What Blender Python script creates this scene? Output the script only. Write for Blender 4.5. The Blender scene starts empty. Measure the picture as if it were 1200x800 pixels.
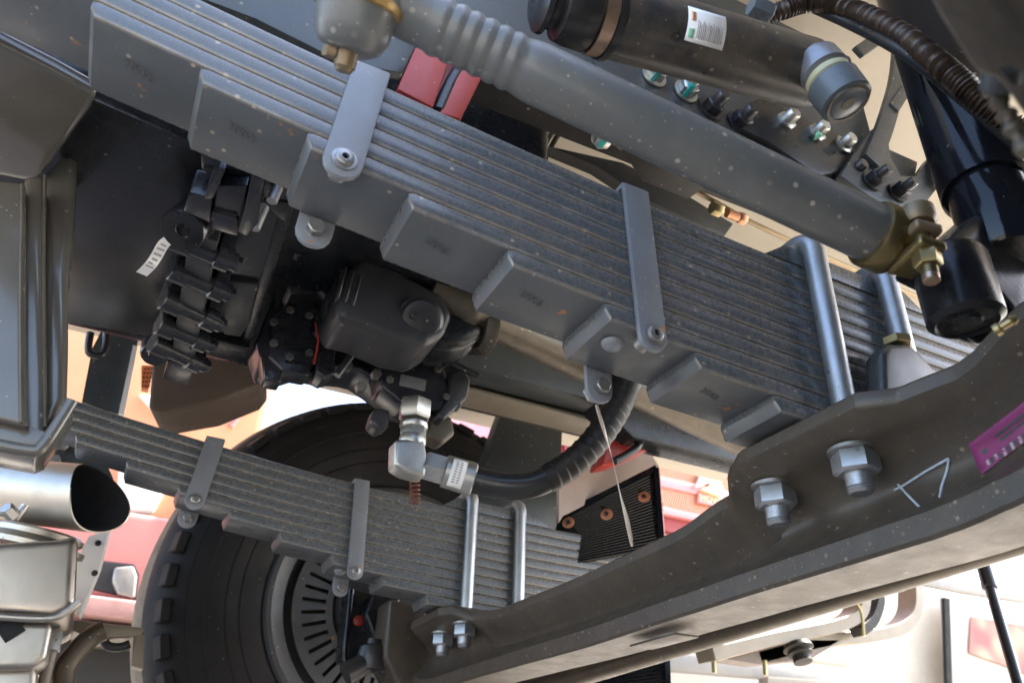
import bpy, bmesh, math, random
from mathutils import Vector, Matrix
random.seed(7)
V = Vector
S = bpy.context.scene
COL = S.collection
PI = math.pi

# ------------------------------------------------------------------ camera
H = 0.15                                   # lens height above the ground
RC = [V((0.89899668, 0.24986716, 0.35968232)), V((-0.43662731, 0.44743846, 0.78048409)), V((0.03408164, -0.85869973, 0.51134452))]
F = 942.48                                 # focal length in photo pixels
ex = V((RC[0][0], RC[1][0], RC[2][0])).normalized()     # image right in the world
ez = V((RC[0][2], RC[1][2], RC[2][2]))                  # viewing direction
ez = (ez - ex * ez.dot(ex)).normalized()
ey = ez.cross(ex)                                       # image down
cam_d = bpy.data.cameras.new('camera')
cam = bpy.data.objects.new('camera', cam_d)
COL.objects.link(cam)
m = Matrix.Identity(4)
for i in range(3):
    m[i][0] = ex[i]; m[i][1] = -ey[i]; m[i][2] = -ez[i]
m[2][3] = H
cam.matrix_world = m
cam_d.sensor_width = 36.0
cam_d.lens = F / 1200 * 36
cam_d.clip_start = 0.02
cam_d.clip_end = 500
cam_d.dof.use_dof = True
cam_d.dof.focus_distance = 0.86
cam_d.dof.aperture_fstop = 9.0
S.camera = cam

# ------------------------------------------------------------------ light
SUN_EL, SUN_AZ = math.radians(50), math.radians(92)   # azimuth: where the sun stands, measured from +Y towards +X
world = bpy.data.worlds.new('World')
S.world = world
world.use_nodes = True
nt = world.node_tree
sky = nt.nodes.new('ShaderNodeTexSky')
sky.sky_type = 'NISHITA'
sky.sun_disc = False
sky.sun_elevation = SUN_EL
sky.sun_rotation = SUN_AZ
sky.air_density = 1.0
sky.dust_density = 3.0
nt.links.new(sky.outputs[0], nt.nodes['Background'].inputs[0])
nt.nodes['Background'].inputs[1].default_value = 0.15
sd = bpy.data.lights.new('sun', 'SUN')
sd.energy = 3.6
sd.angle = math.radians(0.5)
sd.color = (1.0, 0.95, 0.87)
so = bpy.data.objects.new('sun', sd)
COL.objects.link(so)
sdir = V((math.sin(SUN_AZ) * math.cos(SUN_EL), math.cos(SUN_AZ) * math.cos(SUN_EL), math.sin(SUN_EL)))
so.rotation_euler = (-sdir).to_track_quat('-Z', 'Y').to_euler()
so.location = sdir * 12
S.view_settings.view_transform = 'Standard'
S.view_settings.look = 'None'
S.view_settings.gamma = 1
S.view_settings.use_curve_mapping = False
S.view_settings.exposure = 2.95
S.render.engine = 'CYCLES'
S.cycles.max_bounces = 10
S.cycles.diffuse_bounces = 6
S.cycles.use_denoising = True

# ------------------------------------------------------------------ helpers
def ray(x, y):
    return (ex * ((x - 600) / F) + ey * ((y - 400) / F) + ez)
def W(x, y, Y=None, X=None, Z=None, d=None):
    """the point of the place seen at photo pixel (x, y) on a plane Y=, X= or Z= (world) or at depth d"""
    v = ray(x, y)
    if Y is not None: k = Y / v.y
    elif X is not None: k = X / v.x
    elif Z is not None: k = (Z - H) / v.z
    else: k = d
    p = v * k
    p.z += H
    return p
def PX(pts, **k):
    return [W(x, y, **k) for x, y in pts]

def lin(c):
    return tuple(((u / 255) / 12.92 if u / 255 <= .04045 else ((u / 255 + .055) / 1.055) ** 2.4) for u in c)

MATS = {}
def mat(name, col, rough=.5, metal=0., var=.15, specks=0., speck_col=(.36, .30, .22), dirt=0., dirt_col=(.16, .12, .08),
        bump=0., bump_scale=300., coat=0., rust=0., noise_scale=14., brushed=0., spec=.5, speck_scale=90., stretch=None):
    mt = bpy.data.materials.new(name)
    mt.use_nodes = True
    n, l = mt.node_tree.nodes, mt.node_tree.links
    b = n['Principled BSDF']
    tc = n.new('ShaderNodeTexCoord')
    no = n.new('ShaderNodeTexNoise'); no.inputs['Scale'].default_value = noise_scale; no.inputs['Detail'].default_value = 8
    no.inputs['Roughness'].default_value = .65
    l.new(tc.outputs['Object'], no.inputs['Vector'])
    def ramp(src, stops):
        r = n.new('ShaderNodeValToRGB'); e = r.color_ramp.elements
        e[0].position, e[0].color = stops[0][0], (*stops[0][1], 1)
        e[1].position, e[1].color = stops[1][0], (*stops[1][1], 1)
        l.new(src, r.inputs[0]); return r.outputs[0]
    def mix(fac, a, c2):
        x = n.new('ShaderNodeMix'); x.data_type = 'RGBA'
        l.new(fac, x.inputs[0]) if not isinstance(fac, float) else setattr(x.inputs[0], 'default_value', fac)
        l.new(a, x.inputs[6]); x.inputs[7].default_value = (*c2, 1); return x.outputs[2]
    lo = tuple(max(0, c * (1 - var)) for c in col); hi = tuple(min(1, c * (1 + var)) for c in col)
    out = ramp(no.outputs['Fac'], ((.3, lo), (.7, hi)))
    rsock = None
    if dirt > 0:
        n2 = n.new('ShaderNodeTexNoise'); n2.inputs['Scale'].default_value = noise_scale * 1.7; n2.inputs['Detail'].default_value = 10
        n2.inputs['Roughness'].default_value = .75
        if stretch:
            mp2 = n.new('ShaderNodeMapping'); mp2.inputs['Scale'].default_value = stretch
            l.new(tc.outputs['Object'], mp2.inputs[0]); l.new(mp2.outputs[0], n2.inputs['Vector'])
        else:
            l.new(tc.outputs['Object'], n2.inputs['Vector'])
        f = ramp(n2.outputs['Fac'], ((.38, (0, 0, 0)), (.86, (dirt,) * 3)))
        out = mix(f, out, dirt_col)
        rsock = f
    if rust > 0:
        n3 = n.new('ShaderNodeTexNoise'); n3.inputs['Scale'].default_value = 55; n3.inputs['Detail'].default_value = 6
        l.new(tc.outputs['Object'], n3.inputs['Vector'])
        f = ramp(n3.outputs['Fac'], ((.72 - .12 * rust, (0, 0, 0)), (.76 - .12 * rust, (.9,) * 3)))
        out = mix(f, out, (.33, .13, .035))
    if specks > 0:
        for sc, th in ((speck_scale, .2), (speck_scale * 2.3, .17)):
            vo = n.new('ShaderNodeTexVoronoi'); vo.inputs['Scale'].default_value = sc
            l.new(tc.outputs['Object'], vo.inputs['Vector'])
            f1 = ramp(vo.outputs['Distance'], ((th * .55, (1, 1, 1)), (th, (0, 0, 0))))
            # only some of the cells carry a speck
            sp = n.new('ShaderNodeSeparateColor'); l.new(vo.outputs['Color'], sp.inputs[0])
            lt = n.new('ShaderNodeMath'); lt.operation = 'LESS_THAN'; lt.inputs[1].default_value = specks
            l.new(sp.outputs[0], lt.inputs[0])
            mu = n.new('ShaderNodeMath'); mu.operation = 'MULTIPLY'
            l.new(f1, mu.inputs[0]); l.new(lt.outputs[0], mu.inputs[1])
            m2 = n.new('ShaderNodeMath'); m2.operation = 'MULTIPLY'; l.new(mu.outputs[0], m2.inputs[0]); l.new(sp.outputs[1], m2.inputs[1])
            out = mix(m2.outputs[0], out, speck_col)
    l.new(out, b.inputs['Base Color'])
    rr = n.new('ShaderNodeMapRange'); rr.inputs[1].default_value = .3; rr.inputs[2].default_value = .7
    rr.inputs[3].default_value = max(.03, rough - .05); rr.inputs[4].default_value = min(1, rough + .08)
    nr = n.new('ShaderNodeTexNoise'); nr.inputs['Scale'].default_value = noise_scale * 3; nr.inputs['Detail'].default_value = 6
    l.new(tc.outputs['Object'], nr.inputs['Vector'])
    l.new(nr.outputs['Fac'], rr.inputs[0]); l.new(rr.outputs[0], b.inputs['Roughness'])
    b.inputs['Metallic'].default_value = metal
    b.inputs['Specular IOR Level'].default_value = spec
    if coat > 0:
        b.inputs['Coat Weight'].default_value = coat; b.inputs['Coat Roughness'].default_value = .08
    if bump > 0:
        nb = n.new('ShaderNodeTexNoise'); nb.inputs['Scale'].default_value = bump_scale; nb.inputs['Detail'].default_value = 4
        if brushed:
            mp = n.new('ShaderNodeMapping'); mp.inputs['Scale'].default_value = (1, .05, .05) if brushed == 1 else (.05, .05, 1)
            l.new(tc.outputs['Object'], mp.inputs[0]); l.new(mp.outputs[0], nb.inputs['Vector'])
        else:
            l.new(tc.outputs['Object'], nb.inputs['Vector'])
        bp = n.new('ShaderNodeBump'); bp.inputs['Strength'].default_value = min(1, bump); bp.inputs['Distance'].default_value = .00022
        l.new(nb.outputs['Fac'], bp.inputs['Height']); l.new(bp.outputs[0], b.inputs['Normal'])
    MATS[name] = mt
    return mt

mat('slate', (.074, .084, .093), .27, var=.08, specks=.38, dirt=.45, dirt_col=(.13, .112, .09), bump=.18, bump_scale=420, noise_scale=70, stretch=(.4, 1., 1.))
mat('slate_under', (.074, .084, .093), .36, var=.08, specks=.16, dirt=.25, dirt_col=(.10, .09, .075), bump=.3, bump_scale=420, rust=.25, noise_scale=18)
mat('leaf_edge', (.13, .135, .14), .24, specks=.25, dirt=.95, dirt_col=(.23, .185, .13), var=.4, noise_scale=38, stretch=(.35, 1, 1))
mat('tube_grey', (.100, .110, .115), .34, specks=.55, speck_col=(.42, .39, .33), dirt=.45, dirt_col=(.15, .13, .10), bump=.25, noise_scale=22, speck_scale=85)
mat('clip_paint', (.15, .165, .185), .38, specks=.2, dirt=.3, dirt_col=(.14, .11, .08), rust=.25, bump=.35, bump_scale=350)
mat('galvanised', (.42, .44, .46), .42, metal=.85, var=.15, dirt=.4, dirt_col=(.30, .29, .27), specks=.12, speck_col=(.10, .09, .08), bump=.25, noise_scale=30)
mat('zinc_yellow', (.36, .29, .14), .36, metal=.9, var=.3, dirt=.5, dirt_col=(.14, .10, .05), noise_scale=25)
mat('steel_bright', (.50, .50, .47), .40, metal=1., var=.12, dirt=.3, dirt_col=(.2, .19, .17), noise_scale=40)
mat('beam_paint', (.050, .041, .032), .42, specks=.4, speck_col=(.24, .19, .13), dirt=.6, dirt_col=(.105, .078, .048), bump=1., bump_scale=240, noise_scale=16)
mat('black_cast', (.010, .012, .017), .20, specks=.08, speck_col=(.12, .10, .08), bump=.55, bump_scale=420, dirt=.12, noise_scale=14, var=.3)
mat('black_paint', (.008, .010, .013), .26, spec=.32, specks=.12, speck_col=(.16, .13, .10), bump=.5, bump_scale=500, dirt=.12, noise_scale=9, var=.3)
mat('plate_black', (.009, .011, .015), .18, specks=.14, speck_col=(.16, .13, .10), bump=1., bump_scale=380, dirt=.15, noise_scale=9, var=.3)
mat('cream_rail', (.34, .31, .265), .5, var=.08, dirt=.2, dirt_col=(.4, .34, .26))
mat('cast_grey', (.020, .020, .023), .38, specks=.1, bump=.5, bump_scale=260, dirt=.3, dirt_col=(.07, .06, .05), var=.3)
mat('rail_slate', (.034, .041, .045), .34, specks=.18, dirt=.35, dirt_col=(.09, .08, .065), bump=.25, noise_scale=12)
mat('rail_dark', (.016, .015, .014), .5, spec=.25, specks=.18, dirt=.45, dirt_col=(.075, .062, .045), bump=.3, noise_scale=12)
mat('beige_panel', (.40, .36, .29), .55, var=.08, dirt=.15, dirt_col=(.3, .25, .18), noise_scale=5)
mat('rubber', (.008, .008, .009), .66, spec=.25, specks=.10, speck_col=(.10, .085, .06), dirt=.4, dirt_col=(.035, .03, .026), bump=.4, bump_scale=200, noise_scale=6)
mat('tread_dust', (.17, .135, .095), .8, var=.3, noise_scale=30)
mat('hose_rubber', (.016, .016, .017), .3, specks=.08, bump=.2, bump_scale=120)
mat('rim_paint', (.055, .058, .064), .45, specks=.1, dirt=.3, dirt_col=(.1, .08, .06), rust=.25)
mat('cylinder_black', (.028, .030, .034), .3, specks=.25, speck_col=(.36, .30, .21), dirt=1., dirt_col=(.15, .115, .075), bump=.15, noise_scale=13)
mat('gloss_black', (.008, .009, .012), .10, spec=.28, var=.2, specks=.03)
mat('chrome_rod', (.5, .5, .52), .12, metal=1.)
mat('red_paint', (.30, .028, .018), .4, dirt=.4, dirt_col=(.10, .03, .02), specks=.1, noise_scale=18)
mat('truck_red_blown', (.55, .20, .19), .35, coat=.5, var=.06, noise_scale=3)  # red paint lightened to carry the overexposed look
mat('truck_orange_blown', (.70, .34, .19), .35, coat=.5, var=.06, noise_scale=3)  # body paint lightened to stand in for glare
mat('truck_white', (.78, .76, .73), .45, var=.05, noise_scale=3)
mat('dark_trim', (.025, .025, .026), .5, var=.2)
mat('stainless', (.40, .345, .29), .34, metal=1., var=.10, dirt=.15, dirt_col=(.33, .29, .24), bump=.35, bump_scale=500, brushed=1, noise_scale=8)
mat('stainless_plain', (.42, .385, .335), .40, metal=.95, var=.10, dirt=.5, dirt_col=(.36, .31, .25), noise_scale=12, specks=.1, speck_col=(.2, .17, .13))
mat('soot_and_gap_shade', (.008, .008, .009), .9)  # pipe soot; also the black painted for shade in holes and gaps
mat('pan_paint', (.085, .078, .066), .20, specks=.08, bump=.30, bump_scale=30, dirt=.25, dirt_col=(.10, .085, .06), noise_scale=6, coat=.25, var=.1)
mat('brown_tube', (.075, .062, .045), .42, metal=.4, specks=.15, dirt=.6, dirt_col=(.16, .125, .08), noise_scale=18)
mat('paper', (.78, .78, .77), .6, var=.04)
mat('ink', (.05, .05, .055), .6)
mat('teal_mark', (.01, .30, .29), .5)
mat('green_mark', (.25, .60, .42), .6)
mat('magenta', (.21, .022, .12), .6, specks=.25, speck_col=(.06, .02, .04), dirt=.6, dirt_col=(.10, .04, .06), noise_scale=40)
mat('chalk', (.42, .48, .55), .9, var=.3, noise_scale=200)
mat('tan_bar', (.20, .17, .13), .45, metal=.3, var=.12, dirt=.3, dirt_col=(.2, .17, .12))
mat('copper', (.62, .30, .17), .4, metal=.7)
mat('mesh_black', (.012, .012, .012), .45)
mat('ribbon', (.55, .46, .38), .5, var=.15, noise_scale=60)
mat('concrete', (.30, .275, .24), .85, var=.2, dirt=.3, dirt_col=(.28, .25, .21), noise_scale=2.5, bump=.3, bump_scale=60)
mat('fog_glass', (.32, .31, .30), .3, metal=.3)
mat('orange_plastic', (.75, .20, .07), .5)
mat('spring_rust', (.16, .055, .035), .6, metal=.3)

def new_bm(): return bmesh.new()

def prism(poly, vec, bm=None):
    bm = bm or new_bm()
    a = [bm.verts.new(p) for p in poly]
    b = [bm.verts.new(p + vec) for p in poly]
    n = len(poly)
    bm.faces.new(a); bm.faces.new(b[::-1])
    for i in range(n):
        j = (i + 1) % n
        bm.faces.new((a[i], b[i], b[j], a[j]))
    return bm

def frame(ax):
    ax = ax.normalized()
    u = ax.cross(V((0, 0, 1)))
    if u.length < .05: u = ax.cross(V((1, 0, 0)))
    u.normalize()
    return ax, u, ax.cross(u).normalized()

def lathe(p, ax, prof, n=24, bm=None, a0=0., a1=2 * PI, cap=True):
    """profile of (distance along axis, radius)"""
    bm = bm or new_bm()
    ax, u, w = frame(ax)
    full = abs(a1 - a0 - 2 * PI) < 1e-6
    rings = []
    k = n if full else n + 1
    for t, r in prof:
        c = p + ax * t
        rings.append([bm.verts.new(c + u * (r * math.cos(a0 + (a1 - a0) * i / n)) + w * (r * math.sin(a0 + (a1 - a0) * i / n))) for i in range(k)] if r > 1e-6 else [bm.verts.new(c)])
    for A, B in zip(rings, rings[1:]):
        for i in range(n):
            j = (i + 1) % k
            if len(A) == 1 and len(B) == 1: continue
            if len(A) == 1: bm.faces.new((A[0], B[i], B[j]))
            elif len(B) == 1: bm.faces.new((A[i], B[0], A[j]))
            else: bm.faces.new((A[i], B[i], B[j], A[j]))
    if cap and full:
        for R_ in (rings[0], rings[-1]):
            if len(R_) > 2: bm.faces.new(R_)
    return bm

def cyl(p, q, r, n=20, bm=None, ch=None):
    ax = q - p; L = ax.length
    ch = min(r * .12, L * .2) if ch is None else ch
    return lathe(p, ax, [(0, r - ch), (ch, r), (L - ch, r), (L, r - ch)] if ch > 0 else [(0, r), (L, r)], n, bm)

def hexnut(p, ax, r, h, bm=None, rot=0.):
    ax, u, w = frame(ax)
    bm = bm or new_bm()
    prof = [(0, r * .93), (h * .1, r), (h * .88, r), (h, r * .86)]
    rings = [[bm.verts.new(p + ax * t + u * (q * math.cos(rot + i * PI / 3)) + w * (q * math.sin(rot + i * PI / 3))) for i in range(6)] for t, q in prof]
    for A, B in zip(rings, rings[1:]):
        for i in range(6):
            bm.faces.new((A[i], A[(i + 1) % 6], B[(i + 1) % 6], B[i]))
    bm.faces.new(rings[0][::-1]); bm.faces.new(rings[-1])
    return bm

def smooth_path(pts, sub=6):
    out = []
    n = len(pts)
    for i in range(n - 1):
        p0, p1, p2, p3 = pts[max(0, i - 1)], pts[i], pts[i + 1], pts[min(n - 1, i + 2)]
        for s in range(sub):
            t = s / sub
            out.append(.5 * ((2 * p1) + (p2 - p0) * t + (2 * p0 - 5 * p1 + 4 * p2 - p3) * t * t + (3 * p1 - p0 - 3 * p2 + p3) * t ** 3))
    out.append(pts[-1].copy())
    return out

def tube(pts, r, n=16, bm=None, cap=True, sect=None, up=None):
    """sweep a circle (r number or list) or a section [(a,b)] along pts"""
    bm = bm or new_bm()
    rs = r if isinstance(r, (list, tuple)) else [r] * len(pts)
    t0 = (pts[1] - pts[0]).normalized()
    u = up.copy() if up else frame(t0)[1]
    rings = []
    for i, p in enumerate(pts):
        t = (pts[min(i + 1, len(pts) - 1)] - pts[max(i - 1, 0)]).normalized()
        u = (u - t * u.dot(t)).normalized()
        w = t.cross(u)
        if sect: rings.append([bm.verts.new(p + u * a + w * b) for a, b in sect])
        else: rings.append([bm.verts.new(p + u * (rs[i] * math.cos(2 * PI * k / n)) + w * (rs[i] * math.sin(2 * PI * k / n))) for k in range(n)])
    k = len(rings[0])
    for A, B in zip(rings, rings[1:]):
        for i in range(k):
            bm.faces.new((A[i], A[(i + 1) % k], B[(i + 1) % k], B[i]))
    if cap:
        bm.faces.new(rings[0][::-1]); bm.faces.new(rings[-1])
    return bm

def box(c, hx, hy, hz, bm=None):
    """box from centre and half-vectors (numbers: world axes)"""
    hx = V((hx, 0, 0)) if not isinstance(hx, Vector) else hx
    hy = V((0, hy, 0)) if not isinstance(hy, Vector) else hy
    hz = V((0, 0, hz)) if not isinstance(hz, Vector) else hz
    return prism([c - hx - hy - hz, c + hx - hy - hz, c + hx + hy - hz, c - hx + hy - hz], hz * 2, bm)

def bb(x0, x1, y0, y1, z0, z1, bm=None):
    return box(V(((x0 + x1) / 2, (y0 + y1) / 2, (z0 + z1) / 2)), (x1 - x0) / 2, (y1 - y0) / 2, (z1 - z0) / 2, bm)

def bevel(bm, w, seg=2, ang=30):
    bmesh.ops.recalc_face_normals(bm, faces=bm.faces)
    es = [e for e in bm.edges if len(e.link_faces) == 2 and e.calc_face_angle(0) > math.radians(ang)]
    bmesh.ops.bevel(bm, geom=es, offset=w, segments=seg, affect='EDGES', profile=.6, clamp_overlap=True)
    return bm

BASE = {}
def finish(bm, sharp=42):
    bmesh.ops.remove_doubles(bm, verts=bm.verts, dist=1e-6)
    bmesh.ops.recalc_face_normals(bm, faces=bm.faces)
    for f in bm.faces: f.smooth = True
    for e in bm.edges:
        if len(e.link_faces) == 2 and e.calc_face_angle(0) > math.radians(sharp): e.smooth = False

def obj(name, bm, mt, parent=None, sharp=42, label=None):
    finish(bm, sharp)
    me = bpy.data.meshes.new(name)
    if parent is None:
        zs = [v.co for v in bm.verts]
        lo = V((min(c.x for c in zs), min(c.y for c in zs), min(c.z for c in zs)))
        hi = V((max(c.x for c in zs), max(c.y for c in zs), max(c.z for c in zs)))
        b = V(((lo.x + hi.x) / 2, (lo.y + hi.y) / 2, lo.z))
    else:
        b = BASE[parent.name]
    for v in bm.verts: v.co -= b
    bm.to_mesh(me); bm.free()
    for k in (mt if isinstance(mt, (list, tuple)) else [mt]): me.materials.append(MATS[k])
    o = bpy.data.objects.new(name, me)
    COL.objects.link(o)
    BASE[o.name] = b
    if parent is None: o.location = b
    else: o.parent = parent
    if label: o['label'] = label
    return o

def thing(name, loc, label, cat, group=None):
    o = bpy.data.objects.new(name, None)
    o.empty_display_size = .05
    COL.objects.link(o); o.location = loc; BASE[o.name] = V(loc)
    return tag(o, label, cat, group)

def tag(o, label, cat, group=None):
    o['label'] = label; o['category'] = cat
    if group: o['group'] = group
    return o

def struct(o):
    o['kind'] = 'structure'; return o

def dup(root, off, label, group=None):
    r = root.copy(); COL.objects.link(r); r.location = root.location + off; r['label'] = label
    if group: r['group'] = group
    for ch in list(root.children):
        c = ch.copy(); COL.objects.link(c); c.parent = r
        for g in ch.children:
            d = g.copy(); COL.objects.link(d); d.parent = c
    BASE[r.name] = BASE[root.name] + off
    return r

def text_bm(s, origin, right, up, size, depth=.0004, align='LEFT'):
    """flat lettering as thin geometry: origin = left end of the baseline"""
    cu = bpy.data.curves.new('t', 'FONT'); cu.body = s; cu.size = size; cu.extrude = depth; cu.align_x = align
    cu.resolution_u = 3
    o = bpy.data.objects.new('t', cu); COL.objects.link(o)
    dg = bpy.context.evaluated_depsgraph_get(); dg.update()
    me = bpy.data.meshes.new_from_object(o.evaluated_get(dg))
    bm = new_bm(); bm.from_mesh(me)
    bpy.data.objects.remove(o); bpy.data.curves.remove(cu); bpy.data.meshes.remove(me)
    right, up = right.normalized(), up.normalized(); nrm = right.cross(up)
    for v in bm.verts: v.co = origin + right * v.co.x + up * v.co.y + nrm * v.co.z
    return bm

def arc(c, u, w, r, a0, a1, n):
    return [c + u * (r * math.cos(a0 + (a1 - a0) * i / n)) + w * (r * math.sin(a0 + (a1 - a0) * i / n)) for i in range(n + 1)]

XU, YU, ZU = V((1, 0, 0)), V((0, 1, 0)), V((0, 0, 1))

# ------------------------------------------------------------------ ground
bm = bb(-90, 90, -90, 90, -.3, 0)
struct(obj('ground', bm, 'concrete'))

# ------------------------------------------------------------------ leaf springs
Y1, LW, LT, YC = .461, .075, .0158, .4985          # face of the near pack, leaf width, pitch, centre line
FAR = V((0, .845, 0))
XM = .585
def ztop(x): return .474 + .0775 * (x - .75) ** 2 + H
ENDS = [-.46, -.46, -.46, -.121, -.042, .040, .122, .207, .295, .382, .463]
def leaf_bm(i):
    bm = new_bm()
    x0 = ENDS[i]; x1 = 2 * XM - x0
    n = max(8, int((x1 - x0) / .04))
    h, c, hw = .00785, .0024, LW / 2
    xs = [x0, x0 + .0045] + [x0 + (x1 - x0) * k / n for k in range(1, n)] + [x1 - .0045, x1]
    rings = []
    for k, x in enumerate(xs):
        end = k in (0, len(xs) - 1)
        w = hw - (.0015 if end else 0); hh = h; lb = (.0085 if end else 0)
        zc = ztop(x) - i * LT - LT / 2
        p = [(-w, -hh + c + lb), (-w + c * .35, -hh + c * .35 + lb), (-w + c, -hh + lb), (w - c, -hh + lb), (w - c * .35, -hh + c * .35 + lb), (w, -hh + c + lb),
             (w, hh - c), (w - c * .35, hh - c * .35), (w - c, hh), (-w + c, hh), (-w + c * .35, hh - c * .35), (-w, hh - c)]
        rings.append([bm.verts.new(V((x, YC + a, zc + b))) for a, b in p])
    for A, B in zip(rings, rings[1:]):
        for k in range(12):
            f = bm.faces.new((A[k], A[(k + 1) % 12], B[(k + 1) % 12], B[k]))
            f.material_index = 2 if k == 2 else (1 if k in (9, 10, 0, 1) else 0)
    for R_ in (rings[0], rings[-1]):
        f = bm.faces.new(R_); f.material_index = 0
    return bm

def seg_strip(x, z0, z1, w, tilt=0., n=8):
    """outline of a flat bar from z0 (square top) to z1 (round bottom) in the XZ plane"""
    r = w / 2
    pts = [V((x - r + tilt * (z0 - z1), 0, z0)), V((x + r + tilt * (z0 - z1), 0, z0))]
    pts += [V((x + r * math.cos(a), 0, z1 + r * math.sin(a))) for a in [-PI * k / n for k in range(n + 1)]]
    return pts

def make_clip(root, x, nleaf, w, tilt, zb_off, far_drop, lab=None):
    zt = ztop(x) + .004
    zb = ztop(x) - nleaf * LT - zb_off
    g = .0055
    bm = new_bm()
    y0, y1 = Y1 - .0015, Y1 + LW + .0015
    prism([p + V((0, y0 - g, 0)) for p in seg_strip(x, zt + g * .4, zb, w, tilt)], V((0, g, 0)), bm)
    prism([p + V((0, y1, 0)) for p in seg_strip(x, zt + g * .4, zb - far_drop, w, tilt * .7)], V((0, g, 0)), bm)
    t = tilt * (zt - zb)
    bb(x + t - w / 2, x + t + w / 2, y0 - g * .5, y1 + g * .5, zt, zt + g, bm)
    bevel(bm, .0016, 2)
    cl = obj('clip', bm, 'clip_paint', root, label=lab)
    # bolt under the leaves, with a washer and a socket head on the face
    zc = zb + .001
    bm = cyl(V((x, y0 - g - .0025, zc)), V((x, y0 + .014, zc)), .0075, 14)
    lathe(V((x, y0 - g, zc)), V((0, -1, 0)), [(0, .0098), (.0016, .0098), (.0018, .0072), (.0042, .0068), (.0050, .0055), (.0050, .0028), (.0025, .0024), (.0025, 0)], 20, bm, cap=False)
    obj('clip_bolt', bm, 'steel_dull', cl)
    bm = hexnut(V((x, y1 + g, zb - far_drop + .001)), YU, .010, .009)
    hexnut(V((x, y1 - .0005, zb - far_drop + .001)), -YU, .0075, .007, bm, .2)
    obj('clip_nut', bm, 'steel_dull', cl)
    return cl

mat('steel_dull', (.30, .30, .30), .38, metal=.8, var=.2, dirt=.5, dirt_col=(.16, .14, .11), noise_scale=60)
sp = thing('leaf_spring', V((XM, YC, ztop(XM) - 11 * LT)), 'slate grey leaf spring pack clamped to the axle beside the speckled drag link', 'leaf spring', 'leaf springs under the chassis')
for i in range(11):
    lf = obj('leaf', leaf_bm(i), ['slate', 'leaf_edge', 'slate_under'], sp, sharp=33)
    if i in (3, 4, 6, 7, 9):
        x = ENDS[i] + .042
        zb = ztop(x) - (i + 1) * LT + .0003
        # cast-in date mark on the underside
        a = (ztop(x + .01) - ztop(x - .01)) / .02
        t = text_bm('2002', V((x - .017, YC - .006, zb)), V((1, .25, a)), V((0, -1, 0)), .0115, .0002)
        obj('stamped_number', t, 'slate_under', lf, sharp=30)
make_clip(sp, .068, 6, .030, .085, .005, .006)
make_clip(sp, .335, 9, .0265, -.055, .006, .010)
# rivet and end ear of the second clip under the ninth leaf
bm = lathe(V((.318, Y1 + .028, ztop(.318) - 9 * LT)), V((0, 0, -1)), [(0, .010), (.002, .0098), (.005, .0078), (.0072, .004), (.008, 0)], 20)
obj('rivet', bm, 'clip_paint', sp)
# wedge plate under the U-bolts
def zt_(x): return ztop(x) - .0004
pl = [V((.478, Y1 - .001, zt_(.478))), V((.506, Y1 - .001, zt_(.506) + .021)), V((.668, Y1 - .001, zt_(.668) + .021)), V((.695, Y1 - .001, zt_(.695)))]
obj('top_plate', bevel(prism(pl, V((0, LW + .002, 0))), .003), 'slate', sp)
sp2 = dup(sp, FAR, 'slate grey leaf spring pack crossing in front of the big tyre', 'leaf springs under the chassis')

# ------------------------------------------------------------------ U-bolts
PADZ = .3035 + H
UX = (.531, .628)
def make_ubolt(x, label):
    ya, yb = Y1 - .0115, Y1 + LW + .0115
    zt = ztop(x) + .0215 + .011
    u = thing('u_bolt', V((x, YC, PADZ - .06)), label, 'u-bolt', 'u-bolts over the springs')
    rc = .022
    pts = [V((x, ya, PADZ - .056)), V((x, ya, PADZ)), V((x, ya, zt - rc))]
    pts += arc(V((x, ya + rc, zt - rc)), -YU, ZU, rc, PI * .1, PI / 2, 6)
    pts += arc(V((x, yb - rc, zt - rc)), ZU, YU, rc, 0, PI / 2, 6)
    pts += [V((x, yb, PADZ)), V((x, yb, PADZ - .056))]
    obj('rod', tube(pts, .0108, 18), 'galvanised', u)
    for y in (ya, yb):
        bm = lathe(V((x, y, PADZ - .0225)), -ZU, [(0, .0215), (.003, .0215), (.0032, .017)], 24)
        obj('washer', bm, 'steel_dull', u)
        obj('nut', hexnut(V((x, y, PADZ - .0255)), -ZU, .0195, .019, rot=.4 + 2.1 * (y > .5)), 'galvanised', u)
        bm = new_bm()
        prof = [(0, .0108)]
        for k in range(7): prof += [(.0405 + k * .0022 - .022, .0110), (.0405 + k * .0022 - .0209, .0098)]
        prof += [(.034, .0085)]
        obj('thread', lathe(V((x, y, PADZ - .0275)), -ZU, prof, 18), 'galvanised', u)
    return u
ua = make_ubolt(UX[0], 'galvanised u-bolt on the spring by the drag link, farther from the knuckle')
ub = make_ubolt(UX[1], 'galvanised u-bolt behind the drag link clamp, next to the knuckle')
for u in list(ub.children):                     # its near leg ends in the casting on the beam
    if u.name.startswith(('nut', 'washer', 'thread')): bpy.data.objects.remove(u)
ua2 = dup(ua, FAR, 'galvanised u-bolt on the spring before the tyre, beside the steel hose fitting')
ub2 = dup(ub, FAR, 'galvanised u-bolt on the spring before the tyre, nearer the black mesh guard')

# ------------------------------------------------------------------ front axle beam
ax_root = thing('front_axle_beam', V((.58, .92, .18 + H)), 'dusty black forged axle beam carrying both leaf springs', 'axle beam')
def lerp_tab(tab, y):
    for a, b in zip(tab, tab[1:]):
        if a[0] <= y <= b[0]:
            t = (y - a[0]) / (b[0] - a[0]); t = t * t * (3 - 2 * t)
            return [p + (q - p) * t for p, q in zip(a[1:], b[1:])]
    return list(tab[0][1:] if y < tab[0][0] else tab[-1][1:])
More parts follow.
